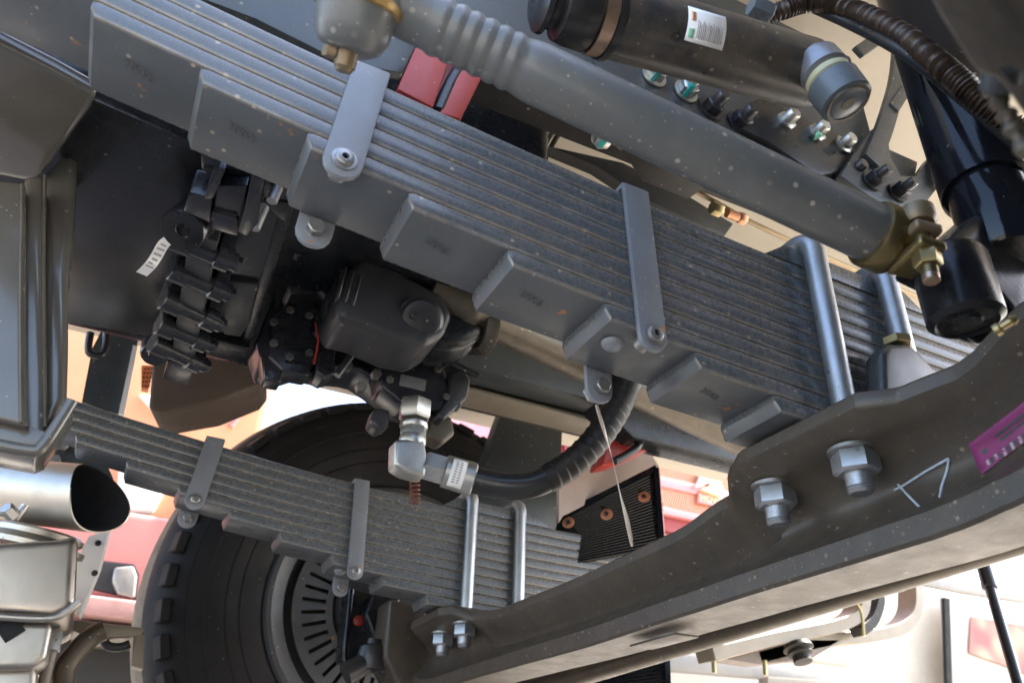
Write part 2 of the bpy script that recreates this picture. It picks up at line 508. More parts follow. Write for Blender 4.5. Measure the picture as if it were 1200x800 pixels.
# y: top z, bottom z, half width of the top flange, half width of the bottom flange
half = [(.10, .405, .270, .050, .045), (.20, .372, .238, .052, .050), (.275, .331, .206, .055, .055), (.335, .308, .192, .058, .056), (.375, .3035, .188, .072, .056),
        (.402, .3035, .187, .094, .056), (.535, .3035, .187, .096, .056), (.565, .3025, .187, .084, .056), (.605, .288, .187, .058, .056), (.70, .277, .186, .056, .056), (.92, .274, .184, .055, .055)]
tab = half + [(1.84 - a[0], *a[1:]) for a in half[::-1][1:]]
ys = sorted(set([.10 + k * .02 for k in range(83)] + [a[0] for a in tab]))
bm = new_bm(); rings = []
for y in ys:
    zt, zb, wt, wb = lerp_tab(tab, y); zt += H; zb += H + .005; wb -= .013
    k = .0165
    hp = [(wt - .003, zt), (wt, zt - .003), (wt, zt - k + .003), (wt - .003, zt - k), (max(.045, wt * .55), zt - .024), (.026, zt - .036), (.017, zt - .050), (.016, (zt + zb) / 2), (.017, zb + .046),
          (.026, zb + .034), (wb - .003, zb + .024), (wb, zb + .021), (wb, zb + .003), (wb - .003, zb)]
    prof = [(-a, b) for a, b in hp] + [(a if i < 10 else min(a, .030), b) for i, (a, b) in list(enumerate(hp))[::-1]]
    rings.append([bm.verts.new(V((.58 + a, y, b))) for a, b in prof])
n = len(rings[0])
for A, B in zip(rings, rings[1:]):
    for k in range(n): bm.faces.new((A[k], A[(k + 1) % n], B[(k + 1) % n], B[k]))
bm.faces.new(rings[0]); bm.faces.new(rings[-1])
obj('beam', bm, 'beam_paint', ax_root, sharp=38)
# sheet-metal lifting slot plate under the beam
obj('identity_plate', bevel(box(V((.575, .80, .183 + H)), .016, .045, .0012), .0006), 'beam_paint', ax_root)
# cast boss beside the second U-bolt
c = [W(x, y, Y=.425) for x, y in ((1034, 412), (1042, 402), (1066, 402), (1078, 412), (1122, 462), (1036, 470))]
bm = prism(c, V((0, .022, 0))); bevel(bm, .006, 3)
boss = obj('boss', bm, 'rail_slate', ax_root)
p = W(1052, 406, Y=.436)
obj('boss_nut', hexnut(p, ZU, .0135, .009, rot=.2), 'zinc_yellow', ax_root)
# hole in the pad: a black disc stands in for its shade
bm = lathe(V((.628, Y1 - .06, PADZ - .0185)), -ZU, [(0, .007), (.0008, .0068), (.0008, 0)], 18, cap=False)
obj('hole', bm, 'soot_and_gap_shade', ax_root)
# chalk mark and tag follow the curved web
def beam_hw(y, z):
    zt, zb, wt, wb = lerp_tab(tab, y); zt += H; zb += H + .005; wb -= .013
    pr = [(zt - .0165, wt), (zt - .024, max(.045, wt * .55)), (zt - .036, .026), (zt - .050, .017), ((zt + zb) / 2, .016), (zb + .046, .017), (zb + .034, .026), (zb + .024, wb - .003), (zb + .021, wb), (zb, wb)]
    if z >= pr[0][0]: return wt if z <= zt else 0
    for (za, wa), (zc, wc) in zip(pr, pr[1:]):
        if za >= z >= zc and za > zc: return wa + (wc - wa) * (za - z) / (za - zc)
    return 0
def web_pt(x, y, lift=.0012):
    k = .40
    v = ray(x, y)
    for _ in range(1500):
        p = v * k + V((0, 0, H))
        if p.x >= .58 - beam_hw(p.y, p.z): break
        k += .0004
    return p - v.normalized() * lift
def strokes(px, n):
    out = []
    for (xa, ya), (xb, yb) in zip(px, px[1:]):
        for i in range(n): out.append(web_pt(xa + (xb - xa) * i / n, ya + (yb - ya) * i / n))
    out.append(web_pt(*px[-1])); return out
for st_px in (((1048, 574), (1060, 568), (1085, 552), (1112, 537)), ((1112, 538), (1110, 550), (1104, 568), (1101, 582)), ((1052, 567), (1062, 578), (1077, 593))):
    obj('chalk_stroke', tube(strokes(st_px, 4), .0010, 6), 'chalk', ax_root)
# magenta tag stuck to the web
NG = 8
q4 = ((1135, 520), (1206, 466), (1226, 500), (1150, 556))
def tag_px(s_, t_):
    xa = q4[0][0] + (q4[1][0] - q4[0][0]) * s_; ya = q4[0][1] + (q4[1][1] - q4[0][1]) * s_
    xb = q4[3][0] + (q4[2][0] - q4[3][0]) * s_; yb = q4[3][1] + (q4[2][1] - q4[3][1]) * s_
    return xa + (xb - xa) * t_, ya + (yb - ya) * t_
def patch(s0, s1, t0, t1, n, lift):
    bm = new_bm()
    g = [[bm.verts.new(web_pt(*tag_px(s0 + (s1 - s0) * i / n, t0 + (t1 - t0) * j / n), lift=lift)) for j in range(n + 1)] for i in range(n + 1)]
    for i in range(n):
        for j in range(n): bm.faces.new((g[i][j], g[i + 1][j], g[i + 1][j + 1], g[i][j + 1]))
    return bm
tg = obj('paper_tag', patch(0, 1, 0, 1, NG, .0012), 'magenta', ax_root, label='magenta paper tag with dark printed bars on the beam', sharp=80)
tg.modifiers.new('thick', 'SOLIDIFY').thickness = .0004
mat('grey_print', (.32, .30, .28), .7)
for a, b, t0, t1, mm in [(.36, .9, .26, .36, 'ink'), (.40, .95, .44, .54, 'ink'), (.12, .2, .40, .55, 'ink')] + [(.12 + k * .062, .16 + k * .062, .74, .97, 'ink' if k % 2 else 'grey_print') for k in range(14)]:
    o = obj('printed_bar', patch(a, b, t0, t1, 3, .0020), mm, tg, sharp=80)

# ------------------------------------------------------------------ tie rod
pts = [V((.70, y, .2205 + (.762 - y) * .034 + H)) for y in (.18, .5, .9, 1.3, 1.52)]
o = obj('tie_rod', tube(pts, .0165, 20), 'brown_tube')
tag(o, 'long brown steel tie rod running just beyond the axle beam', 'tie rod')

# ------------------------------------------------------------------ drag link
A_, B_ = W(452, 2, Y=.352), W(1052, 288, Y=.315)
dl = thing('drag_link', (A_ + B_) / 2 - V((0, 0, .03)), 'thick grey speckled drag link tube with ribbed end and yellow clamp', 'drag link')
d = (B_ - A_).normalized()
L = (B_ - A_).length
prof = [(-.01, .017), (.008, .0195), (.012, .0185), (.030, .0185)]
t = .034
for k in range(6):
    prof += [(t, .0186), (t + .0035, .0200), (t + .0065, .0200), (t + .0095, .0186)]; t += .0105
prof += [(t + .004, .0198), (t + .012, .0210), (L * .5, .0216), (L - .01, .0222), (L - .002, .0205)]
obj('tube', lathe(A_, d, prof, 40), 'tube_grey', dl)
mat('cast_brown', (.16, .12, .07), .45, metal=.4, var=.3, dirt=.4)
# ball joint at the left end: cup hanging below the tube
bc = W(420, 4, Y=.350)
dn = (ey * .97 - ex * .22 + ez * .02).normalized()
bm = lathe(bc - dn * .012, dn, [(-.01, .020), (.002, .026), (.014, .0275), (.0145, .0262), (.032, .0245), (.040, .0205), (.044, .014), (.045, 0)], 36)
bj = obj('ball_joint', bm, 'tube_grey', dl)
bm = lathe(bc - dn * .002, dn, [(0, .0272), (.0012, .0288), (.004, .0292), (.0066, .0286), (.0076, .0262)], 40)
obj('joint_ring', bm, 'zinc_ring', bj) if 'zinc_ring' in MATS else (mat('zinc_ring', (.42, .27, .10), .4, metal=.6, var=.35, dirt=.5, dirt_col=(.2, .15, .08), noise_scale=60), obj('joint_ring', bm, 'zinc_ring', bj))
bm = lathe(bc + dn * .030, dn, [(0, .0075), (.012, .0070), (.013, .006), (.015, .005)], 16)
hexnut(bc + dn * .030 + d * -.010, dn, .006, .010, bm)
obj('stud_nut', bm, 'cast_brown', bj)
# clamp at the right end: a split band with two ears and a bolt
mat('clamp_zinc', (.20, .155, .07), .36, metal=.85, var=.35, dirt=.6, dirt_col=(.06, .045, .025), noise_scale=40)
obj('clamp_band', lathe(B_ - d * .026, d, [(0, .0215), (.001, .0252), (.003, .0262), (.019, .0262), (.021, .0252), (.022, .0215)], 40), 'clamp_zinc', dl)
b0, b1 = W(1076, 254, Y=.290), W(1092, 330, Y=.290)
ax = (b1 - b0).normalized()
ow = (b0.lerp(b1, .45) - B_); ow = (ow - ax * ow.dot(ax)); ol = ow.length; ow.normalize()
sd_ = ax.cross(ow).normalized()
for f_, m_ in ((.26, 'cast_brown'), (.52, 'clamp_zinc')):
    c_ = b0.lerp(b1, f_)
    bm = box(c_ - ow * .010, ow * .020, sd_ * .011, ax * .0042); bevel(bm, .0035, 3)
    obj('clamp_ear', bm, m_, dl)
bm = cyl(b0, b1 - ax * .005, .0060, 16)
bo = obj('clamp_bolt', bm, 'clamp_zinc', dl)
obj('bolt_cap', lathe(b0, ax, [(-.008, .006), (-.006, .012), (.004, .0125), (.008, .010)], 20), 'cast_brown', bo)
obj('bolt_head', hexnut(b0.lerp(b1, .585), ax, .0098, .012, rot=.3), 'zinc_yellow', bo)
bm = cyl(b0.lerp(b1, .84), b1, .0058, 14)
obj('bolt_tip', bm, 'copper_dull', bo) if 'copper_dull' in MATS else (mat('copper_dull', (.42, .30, .22), .35, metal=.9, var=.3), obj('bolt_tip', bm, 'copper_dull', bo))
# ------------------------------------------------------------------ hydraulic steering cylinder
A_, B_ = W(628, -2, Y=.375), W(978, 96, Y=.345)
d = (B_ - A_).normalized(); L = (B_ - A_).length
hc = thing('steering_cylinder', (A_ + B_) / 2 - V((0, 0, .035)), 'dusty black hydraulic steering cylinder with white barcode sticker', 'hydraulic cylinder')
def at_(px, Y0, Y1_): pass
def along(x):                                   # distance along the axis whose picture lies at photo column x
    lo, hi = -.1, L + .1
    for _ in range(40):
        mid = (lo + hi) / 2; q = A_ + d * mid; q = q - V((0, 0, H))
        sx = 600 + F * q.dot(ex) / q.dot(ez)
        if sx < x: lo = mid
        else: hi = mid
    return lo
R0 = .0315
s0, s1 = along(712), along(965)
prof = [(s0, R0 - .004), (s0, R0), (s1 - .02, R0), (s1 - .010, R0 - .003), (s1 + .004, R0 - .012), (s1 + .018, R0 - .015)]
brl = obj('barrel', lathe(A_, d, prof, 48), 'cylinder_black', hc)
obj('band', lathe(A_, d, [(along(694), R0 - .001), (along(694), R0 + .0012), (along(708), R0 + .0012), (along(708), R0 - .001)], 40), 'copper_dull', hc)
obj('end_ring', lathe(A_, d, [(along(709), R0 - .002), (along(709), R0 + .0028), (along(716), R0 + .0028), (along(718), R0)], 40), 'hose_rubber', hc)
prof = [(along(628), .010), (along(628), .019), (along(634), .026), (along(640), .0265), (along(644), .021), (along(650), .021), (along(656), .0285), (along(668), .0305), (along(690), .0315), (along(693), .030)]
obj('boot', lathe(A_, d, prof, 40), 'hose_rubber', hc)
# eye joint on the right end
ea = W(994, 122, Y=.318)
dd = (ey * -.80 - ex * .28 + ez * .52).normalized()
bm = lathe(ea, dd, [(0, .018), (.003, .0222), (.004, .0222), (.026, .0228), (.029, .020)], 36)
ey_ = obj('eye', bm, 'cylinder_clean', hc) if 'cylinder_clean' in MATS else (mat('cylinder_clean', (.10, .125, .145), .32, specks=.1, dirt=.35, dirt_col=(.1, .08, .06), bump=.2), obj('eye', bm, 'cylinder_clean', hc))[1]
bm = lathe(ea - dd * .0005, dd, [(0, 0), (0, .006), (.001, .0065), (.001, .0160), (0, .0170), (0, .0192), (.004, .0192)], 32, cap=False)
obj('end_cap', bm, 'brown_tube', ey_)
obj('seal', lathe(ea + dd * .029, dd, [(0, .018), (.002, .0202), (.007, .0202), (.009, .018)], 32), 'seal_cream', ey_) if 'seal_cream' in MATS else (mat('seal_cream', (.42, .42, .27), .5), obj('seal', lathe(ea + dd * .029, dd, [(0, .018), (.002, .0202), (.007, .0202), (.009, .018)], 32), 'seal_cream', ey_))
bm = lathe(ea + dd * .038, dd, [(0, .018), (.003, .0215), (.020, .0205), (.026, .015), (.03, .012)], 32)
obj('stud_housing', bm, 'cast_silver', ey_) if 'cast_silver' in MATS else (mat('cast_silver', (.20, .21, .23), .35, metal=.5, var=.3, bump=.9, bump_scale=120), obj('stud_housing', bm, 'cast_silver', ey_))
# barcode sticker wrapped on the barrel
ns = -(ray(803, 12).normalized()); ns = (ns - d * ns.dot(d)).normalized()
ws = d.cross(ns)
if ws.z < 0: ws = -ws
def on_barrel(s, a, r=R0 + .0004):
    return A_ + d * s + (ns * math.cos(a) + ws * math.sin(a)) * r
def sticker(s0, s1, a0, a1, r, name, m_, par):
    bm = new_bm(); g = []
    for k in range(9):
        a = a0 + (a1 - a0) * k / 8
        g.append([bm.verts.new(on_barrel(s, a, r)) for s in (s0, s1)])
    for p, q in zip(g, g[1:]): bm.faces.new((p[0], p[1], q[1], q[0]))
    o = obj(name, bm, m_, par)
    o.modifiers.new('thick', 'SOLIDIFY').thickness = .0002
    return o
q0, q1 = along(783), along(826)
st = sticker(q0, q1, .02, .95, R0 + .0005, 'sticker', 'paper', brl)
random.seed(3)
dq = (q1 - q0)
for k in range(15):
    s = q0 + dq * (.26 + .045 * k); wbar = dq * random.uniform(.010, .028)
    sticker(s, s + wbar, .14, .60 - .05 * (k % 3), R0 + .0009, 'barcode_bar', 'grey_print', st)
sticker(q0 + dq * .05, q0 + dq * .19, .12, .34, R0 + .0009, 'printed_dot', 'green_mark', st)
sticker(q0 + dq * .08, q0 + dq * .2, .55, .8, R0 + .0009, 'printed_dot', 'copper', st)
# grey hydraulic union on top of the barrel
bm = hexnut(W(880, 6, Y=.352), (W(905, 18, Y=.35) - W(880, 6, Y=.352)), .011, .022)
obj('port_union', bm, 'cylinder_clean', hc)

# ------------------------------------------------------------------ corrugated hose and cable
pts = smooth_path([W(885, 22, Y=.42), W(912, 14, Y=.40), (W(950, 4, Y=.38)), W(1000, 12, Y=.345), W(1050, 36, Y=.305), W(1100, 74, Y=.272), W(1150, 118, Y=.258), W(1215, 170, Y=.25)], 40)
Ls = [0.]
for a, b in zip(pts, pts[1:]): Ls.append(Ls[-1] + (b - a).length)
rs = [.0092 + .0016 * math.copysign(min(1, abs(2.2 * math.sin(2 * PI * s / .0040))), math.sin(2 * PI * s / .0040)) for s in Ls]
o = obj('corrugated_hose', tube(pts, rs, 14), 'conduit', sharp=70) if 'conduit' in MATS else (mat('conduit', (.022, .013, .010), .4, var=.5, dirt=.5, dirt_col=(.16, .11, .07), noise_scale=25), obj('corrugated_hose', tube(pts, rs, 14), 'conduit', sharp=70))[1]
tag(o, 'dark corrugated conduit hose arching over the steering cylinder joint', 'hose')
pts = smooth_path([W(955, 10, Y=.385), W(1000, 30, Y=.35), W(1060, 62, Y=.30), W(1120, 108, Y=.275), W(1200, 176, Y=.262)], 8)
tag(obj('black_cable', tube(pts, .006, 12), 'hose_rubber'), 'smooth black cable following the corrugated hose', 'cable')

# ------------------------------------------------------------------ chassis rail above the near spring
FZ = .664 + H
rl = thing('chassis_rail', V((.5, .54, FZ)), 'dark slate chassis rail with bolted web above the drag link', 'chassis rail')
bm = bb(.13, .74, .5, .507, FZ, FZ + .28); obj('web', bm, 'rail_slate', rl)
bm = bb(.13, .74, .507, .582, FZ, FZ + .007); bevel(bm, .002); obj('lower_flange', bm, 'rail_dark', rl)
bm = bb(.13, .74, .507, .582, FZ + .273, FZ + .28); obj('upper_flange', bm, 'rail_dark', rl)
# hanger bracket where the rail drops beside the spring
c = PX([(-60, -120), (205, -14), (300, 22), (388, 66), (440, 80), (472, 86), (494, 40), (512, -40), (200, -200)], Y=.512)
bm = prism(c, V((0, .010, 0))); bevel(bm, .002)
obj('hanger_plate', bm, 'rail_slate', rl)
c = PX([(150, -10), (400, 80), (452, 100), (452, 86), (400, 66), (170, -20)], Y=.545)
obj('hanger_foot', prism(c, V((0, .03, 0))), 'rail_dark', rl)
# splice plate on the web with its bolts
c = PX([(690, 20), (1075, 190), (1062, 262), (700, 95)], Y=.497)
bm = prism(c, V((0, .0025, 0))); obj('splice_plate', bm, 'rail_slate', rl)
def frame_bolt(x, y, m_='steel_bright', mark=None, r=.0115, Y=.496, par=None, tip=.014):
    p = W(x, y, Y=Y)
    bm = lathe(p, -YU, [(0, r * 1.35), (.002, r * 1.35), (.0022, r)], 22)
    hexnut(p - V((0, .002, 0)), -YU, r, .011, bm, random.random())
    lathe(p - V((0, .012, 0)), -YU, [(0, r * .62), (tip - .002, r * .62), (tip, r * .5)], 16, bm)
    b = obj('frame_bolt', bm, m_, par or rl)
    if mark:
        q = p - V((0, .008, 0))
        bm = box(q + V((-.003, -.001, -r * .6)), .0030, .009, .0036); bevel(bm, .001)
        obj('paint_mark', bm, mark, b)
    return b
frame_bolt(766, 90, mark='teal_mark'); frame_bolt(803, 108, mark='teal_mark')
for q in ((833, 128), (866, 144)): frame_bolt(*q, m_='dark_steel', r=.0125) if 'dark_steel' in MATS else (mat('dark_steel', (.06, .06, .065), .3, metal=.7, var=.3), frame_bolt(*q, m_='dark_steel', r=.0125))
for x, y in ((915, 148), (950, 162), (981, 176)): frame_bolt(x, y, m_='steel_bright', mark='green_mark' if x == 950 else None, r=.0135)
frame_bolt(994, 206, m_='dark_steel', r=.0120)
# casting bolted below the cylinder joint
c = PX([(880, 118), (905, 108), (950, 140), (1000, 165), (1005, 200), (960, 205), (900, 165), (870, 150)], Y=.488)
bm = prism(c, V((0, .010, 0))); bevel(bm, .004, 2); obj('joint_casting', bm, 'black_paint', rl)
# bolts in the flange
for (x, y, m_, mk) in ((706, 161, 'steel_bright', 'teal_mark'), (735, 166, 'zinc_yellow', None)):
    p = W(x, y, Z=FZ)
    bm = lathe(p, -ZU, [(0, .013), (.002, .013), (.0022, .0105)], 20)
    if mk: hexnut(p - V((0, 0, .002)), -ZU, .0105, .008, bm)
    else: lathe(p - V((0, 0, .002)), -ZU, [(0, .0098), (.003, .008), (.005, .003), (.005, 0)], 18, bm)
    b = obj('flange_bolt', bm, m_, rl)
    if mk: obj('paint_mark', bevel(box(p - V((.001, 0, .0095)), .004, .006, .0008), .0004), mk, b)
# dark bracket hanging at the flange
c = PX([(728, 176), (748, 168), (800, 170), (842, 210), (806, 234), (752, 212)], Z=FZ - .012)
bm = prism(c, V((0, 0, .012))); bevel(bm, .002)
obj('flange_bracket', bm, 'rail_dark', rl)
c = PX([(640, 170), (700, 195), (760, 235), (850, 276), (860, 262), (800, 225), (730, 190)], Y=.72)
o = obj('inner_bracket', bevel(prism(c, V((0, .02, 0))), .003), 'dark_trim')
tag(o, 'dark perforated bracket plate inside the chassis rail above the spring', 'bracket')

# pierced stay plate on the right of the rail
c = [(1046, 62), (1068, 66), (1080, 100), (1098, 150), (1112, 205), (1090, 240), (1062, 250), (1040, 232), (1014, 214), (990, 180), (1000, 150), (1030, 108)]
c3 = PX(c, Y=.47)
fb = thing('frame_stay', sum(c3, V()) / len(c3) - V((0, 0, .12)), 'slate pierced frame stay plate beside the glossy shock absorber', 'bracket')
def strip(px, w, Y, th=.008, name='arm', m_='rail_slate'):
    """a flat bar whose centre line is seen along px"""
    pts = smooth_path(PX(px, Y=Y), 5)
    bm = tube(pts, 0, sect=[(-th / 2, -w / 2), (th / 2, -w / 2), (th / 2, w / 2), (-th / 2, w / 2)], up=YU)
    return obj(name, bevel(bm, .0015, 2), m_, fb)
strip([(1054, 62), (1050, 100), (1036, 150), (1020, 190)], .024, .474)
strip([(1062, 75), (1078, 110), (1094, 160), (1102, 220)], .022, .471, .0085)
strip([(1005, 62), (1025, 48), (1048, 30)], .018, .476)
strip([(1072, 96), (1058, 110), (1046, 128)], .016, .4705, .007)
c = PX([(1004, 176), (1024, 150), (1040, 150), (1044, 184), (1056, 206), (1074, 206), (1086, 188), (1098, 176), (1104, 214), (1085, 238), (1062, 252), (1020, 230), (985, 205)], Y=.478)
obj('foot_plate', bevel(prism(c, V((0, .010, 0))), .002), 'rail_slate', fb)
for x, y in ((1022, 212), (1052, 226)): frame_bolt(x, y, 'dark_steel', r=.0105, Y=.476, par=fb)

# ------------------------------------------------------------------ shock absorber
a, b = W(1088, 40, Y=.335), W(1158, 226, Y=.315)
sh = thing('shock_absorber', b - V((0, 0, .06)), 'glossy black shock absorber tube standing beside the frame stay', 'shock absorber')
dd = (b - a).normalized(); L = (b - a).length
obj('dust_tube', lathe(a - dd * .12, dd, [(0, .038), (.12 + L - .002, .038), (.12 + L, .0375), (.12 + L, .034)], 48), 'gloss_black', sh)
obj('lower_tube', lathe(b - dd * .02, dd, [(0, .033), (.10, .033), (.104, .030)], 40), 'gloss_black', sh)

# ------------------------------------------------------------------ steering knuckle at the right
kn = thing('steering_knuckle', W(1132, 392, Y=.31), 'black steering knuckle with round kingpin cap above the beam end', 'steering knuckle')
p = W(1132, 374, Y=.312)
up = ZU
bm = lathe(p - V((0, 0, .004)), ZU, [(0, 0), (0, .010), (.002, .012), (.002, .020), (0, .022), (.004, .0270), (.056, .0275), (.062, .024)], 40, cap=False)
obj('kingpin_boss', bm, 'black_paint', kn)
c = PX([(1098, 292), (1125, 268), (1170, 228), (1230, 190), (1230, 380), (1190, 372), (1168, 345), (1150, 318)], Y=.305)
bm = prism(c, V((0, .05, 0))); bevel(bm, .012, 3); obj('steering_arm', bm, 'black_paint', kn)
c = PX([(1140, 300), (1165, 262), (1240, 215), (1240, 345), (1196, 372), (1170, 396), (1150, 380)], Y=.318)
bm = prism(c, V((0, .02, 0))); bevel(bm, .010, 3); obj('knuckle_body', bm, 'black_paint', kn)
b = lathe(W(1166, 388, Y=.25), V((.3, -1, .3)), [(0, .004), (.003, .004), (.004, .0025), (.010, .0025), (.011, .0035), (.014, .002)], 12)
obj('grease_nipple', b, 'zinc_yellow', kn)

# ------------------------------------------------------------------ casting close to the lens
c = [(1072, -40), (1100, 14), (1124, 52), (1146, 84), (1172, 92), (1196, 128), (1260, 190), (1300, 60), (1300, -80), (1080, -80)]
bm = prism(PX(c, Y=.105), ray(1160, 60).normalized() * .03); bevel(bm, .004, 4)
cf = thing('brake_casting', W(1160, 120, Y=.15), 'pale rough casting looming beside the corrugated hose', 'brake casting')
obj('housing', bm, 'cast_pale', cf) if 'cast_pale' in MATS else (mat('cast_pale', (.19, .16, .13), .5, metal=.1, var=.35, dirt=.6, dirt_col=(.09, .07, .05), noise_scale=30, bump=.5, bump_scale=90), obj('housing', bm, 'cast_pale', cf))
bm = lathe(W(1168, 108, Y=.112), V((-.3, -.6, .4)), [(0, .006), (.004, .007), (.008, .006), (.009, .003), (.004, .002)], 20)
obj('bleed_bolt', bm, 'dark_trim', cf)
pts = smooth_path([W(1160, 104, Y=.115), W(1176, 128, Y=.115), W(1190, 156, Y=.115), W(1215, 196, Y=.115)], 10)
obj('chain', tube(pts, [.0030 + .0010 * math.sin(k * 1.1) for k in range(len(pts))], 10), 'brown_tube', cf)

# zinc fitting at the top edge
bm = hexnut(W(1052, 8, Y=.36), V((.4, -.3, -.2)), .010, .014, rot=.3)
lathe(W(1040, 2, Y=.36), V((.4, -.3, -.2)), [(0, .006), (.03, .006)], 14, bm)
tag(obj('brake_union', bm, 'zinc_yellow'), 'yellow zinc hexagon union above the corrugated hose', 'pipe fitting')

# ------------------------------------------------------------------ cab floor and pipes above
cfz = 1.02 + H
cb = thing('cab', V((.6, .95, cfz)), 'beige painted cab underside above the chassis', 'cab')
bm = bb(.36, 1.75, -.10, 2.05, cfz, cfz + 1.6); obj('floor', bm, 'beige_panel', cb)  # cut back at the near rear so sky light reaches the spring
bm = bb(-.75, .355, .60, 2.05, cfz + .001, cfz + 1.6); obj('rear_floor', bm, 'beige_panel', cb)
for y in (.78, 1.02, 1.32): obj('rib', bevel(bb(.37, 1.7, y, y + .05, cfz - .018, cfz), .005), 'beige_panel', cb)
def pipe(name, px, r, m_, label, cat, **k):
    o = obj(name, tube(smooth_path(PX(px, **k), 6), r, 12), m_); tag(o, label, cat); return o
pipe('brake_pipe', [(770, 200), (830, 232), (880, 260), (960, 298), (1010, 320), (1130, 372)], .0035, 'brass_pipe', 'thin brass brake pipe above the spring near the u-bolts', 'pipe', Y=.66) if 'brass_pipe' in MATS else (mat('brass_pipe', (.40, .30, .18), .35, metal=.7, dirt=.5), pipe('brake_pipe', [(770, 200), (830, 232), (880, 260), (960, 298), (1010, 320), (1130, 372)], .0035, 'brass_pipe', 'thin brass brake pipe above the spring near the u-bolts', 'pipe', Y=.66))
pf = thing('pipe_union', W(858, 252, Y=.66), 'gold and copper pipe union on the brake pipe', 'pipe fitting')
a, b = W(834, 243, Y=.66), W(880, 260, Y=.66); dd = (b - a)
obj('brass_nut', hexnut(a, dd, .010, .016), 'zinc_yellow', pf); obj('collar', cyl(a + dd * .38, a + dd * .68, .0065, 16), 'copper', pf); obj('copper_nut', hexnut(a + dd * .68, dd, .0085, .012), 'copper', pf)
pts = PX([(630, 182), (644, 160), (658, 148)], Y=.74)
for k, dx in enumerate((0, 9)):
    o = obj('black_cable', tube(PX([(625 + dx, 195), (642 + dx, 163), (660 + dx, 140)], Y=.74 + .01 * k), .004, 10), 'hose_rubber')
    tag(o, 'thin black cable rising behind the spring beside the flange', 'cable', 'pair of cables behind the spring')

# ------------------------------------------------------------------ red bracket with a black strap behind the ball joint
rb = thing('red_bracket', W(520, 130, Y=.49), 'dark red channel bracket with a black cable between its flanges', 'bracket')
c = PX([(494, 40), (534, 48), (508, 126), (466, 104)], Y=.480); obj('flange', bevel(prism(c, V((0, .012, 0))), .002), 'red_paint', rb)
c = PX([(548, 58), (576, 68), (540, 140), (516, 132)], Y=.480); obj('flange', bevel(prism(c, V((0, .012, 0))), .002), 'red_paint', rb)
c = PX([(520, 44), (562, 60), (532, 140), (494, 122)], Y=.499); obj('web', prism(c, V((0, .008, 0))), 'red_paint', rb)
tag(obj('black_cable', tube(smooth_path(PX([(550, 40), (542, 75), (528, 100), (514, 132)], Y=.486), 6), .0065, 14), 'hose_rubber'), 'glossy black cable in the red channel bracket', 'cable')
# ------------------------------------------------------------------ far chassis rail, engine side
fr = thing('chassis_rail', V((.5, 1.3, .65 + H)), 'black chassis rail beyond the hydraulic hose', 'chassis rail')
z0 = .695 + H
bm = bb(.30, 2.0, 1.335, 1.342, z0, z0 + .28); obj('web', bm, 'rail_dark', fr)
bm = bb(.30, 2.0, 1.262, 1.335, z0, z0 + .008); bevel(bm, .002); obj('lower_flange', bm, 'tan_bar', fr)
bm = bb(.42, 2.0, 1.20, 1.262, z0 + .012, z0 + .11); bevel(bm, .004); obj('side_rail', bm, 'rail_slate', fr)
for k, (x, y) in enumerate(((742, 497), (800, 519), (818, 523), (742, 470))):
    obj('rail_bolt', lathe(W(x, y, Y=1.20), -YU, [(0, .006), (.003, .006), (.006, .003)], 12), 'dark_steel', fr)
# near-side inner black channel in front of the guard
c = PX([(700, 470), (760, 462), (860, 500), (900, 515), (880, 545), (800, 525), (742, 512)], Y=1.12)
o = obj('engine_mount', bevel(prism(c, V((0, .06, 0))), .004), 'black_paint'); tag(o, 'black engine mount block between the spring and chassis rail', 'engine mount')

# ------------------------------------------------------------------ brown shaft beneath the engine
a, b = W(560, 366, Y=.86), W(880, 520, Y=.90)
dd = (b - a); L = dd.length
bm = lathe(a - dd * .15, dd, [(0, .026), (.05, .028), (.055, .031), (.07, .031), (.075, .0265), (L * 1.3, .0265)], 28)
tag(obj('drive_shaft', bm, 'brown_tube'), 'dull brown drive shaft running along under the spring', 'shaft')

# ------------------------------------------------------------------ black skid plate
SZ = .55 + H
sk = thing('skid_plate', V((0, .85, SZ)), 'large glossy black plate carrying the valve block', 'plate')
c = PX([(60, 95), (336, 218), (346, 240), (322, 318), (292, 408), (250, 404), (84, 380)], Z=SZ)
c.insert(0, V((-.45, .56, SZ))); c.append(V((-.45, 1.08, SZ)))
bm = prism(c, V((0, 0, .02))); bevel(bm, .003, 2); obj('plate', bm, 'plate_black', sk)
c = PX([(334, 226), (346, 240), (292, 408), (283, 404)], Z=SZ - .003)
obj('edge_fold', bevel(prism(c, V((0, 0, .030))), .003), 'black_paint', sk)
# triangular gusset at the right edge
c = PX([(305, 235), (345, 238), (335, 262)], Z=SZ - .012); obj('gusset', bevel(prism(c, V((0, 0, .014))), .002), 'black_paint', sk)
c = PX([(262, 392), (255, 355), (268, 330), (302, 334), (292, 380), (282, 395)], Z=SZ - .006); obj('pad', bevel(prism(c, V((0, 0, .008))), .002), 'cast_grey', sk)
c = PX([(240, 395), (292, 408), (288, 420), (238, 412)], Z=SZ - .010); obj('end_fold', bevel(prism(c, V((0, 0, .012))), .002), 'black_paint', sk)

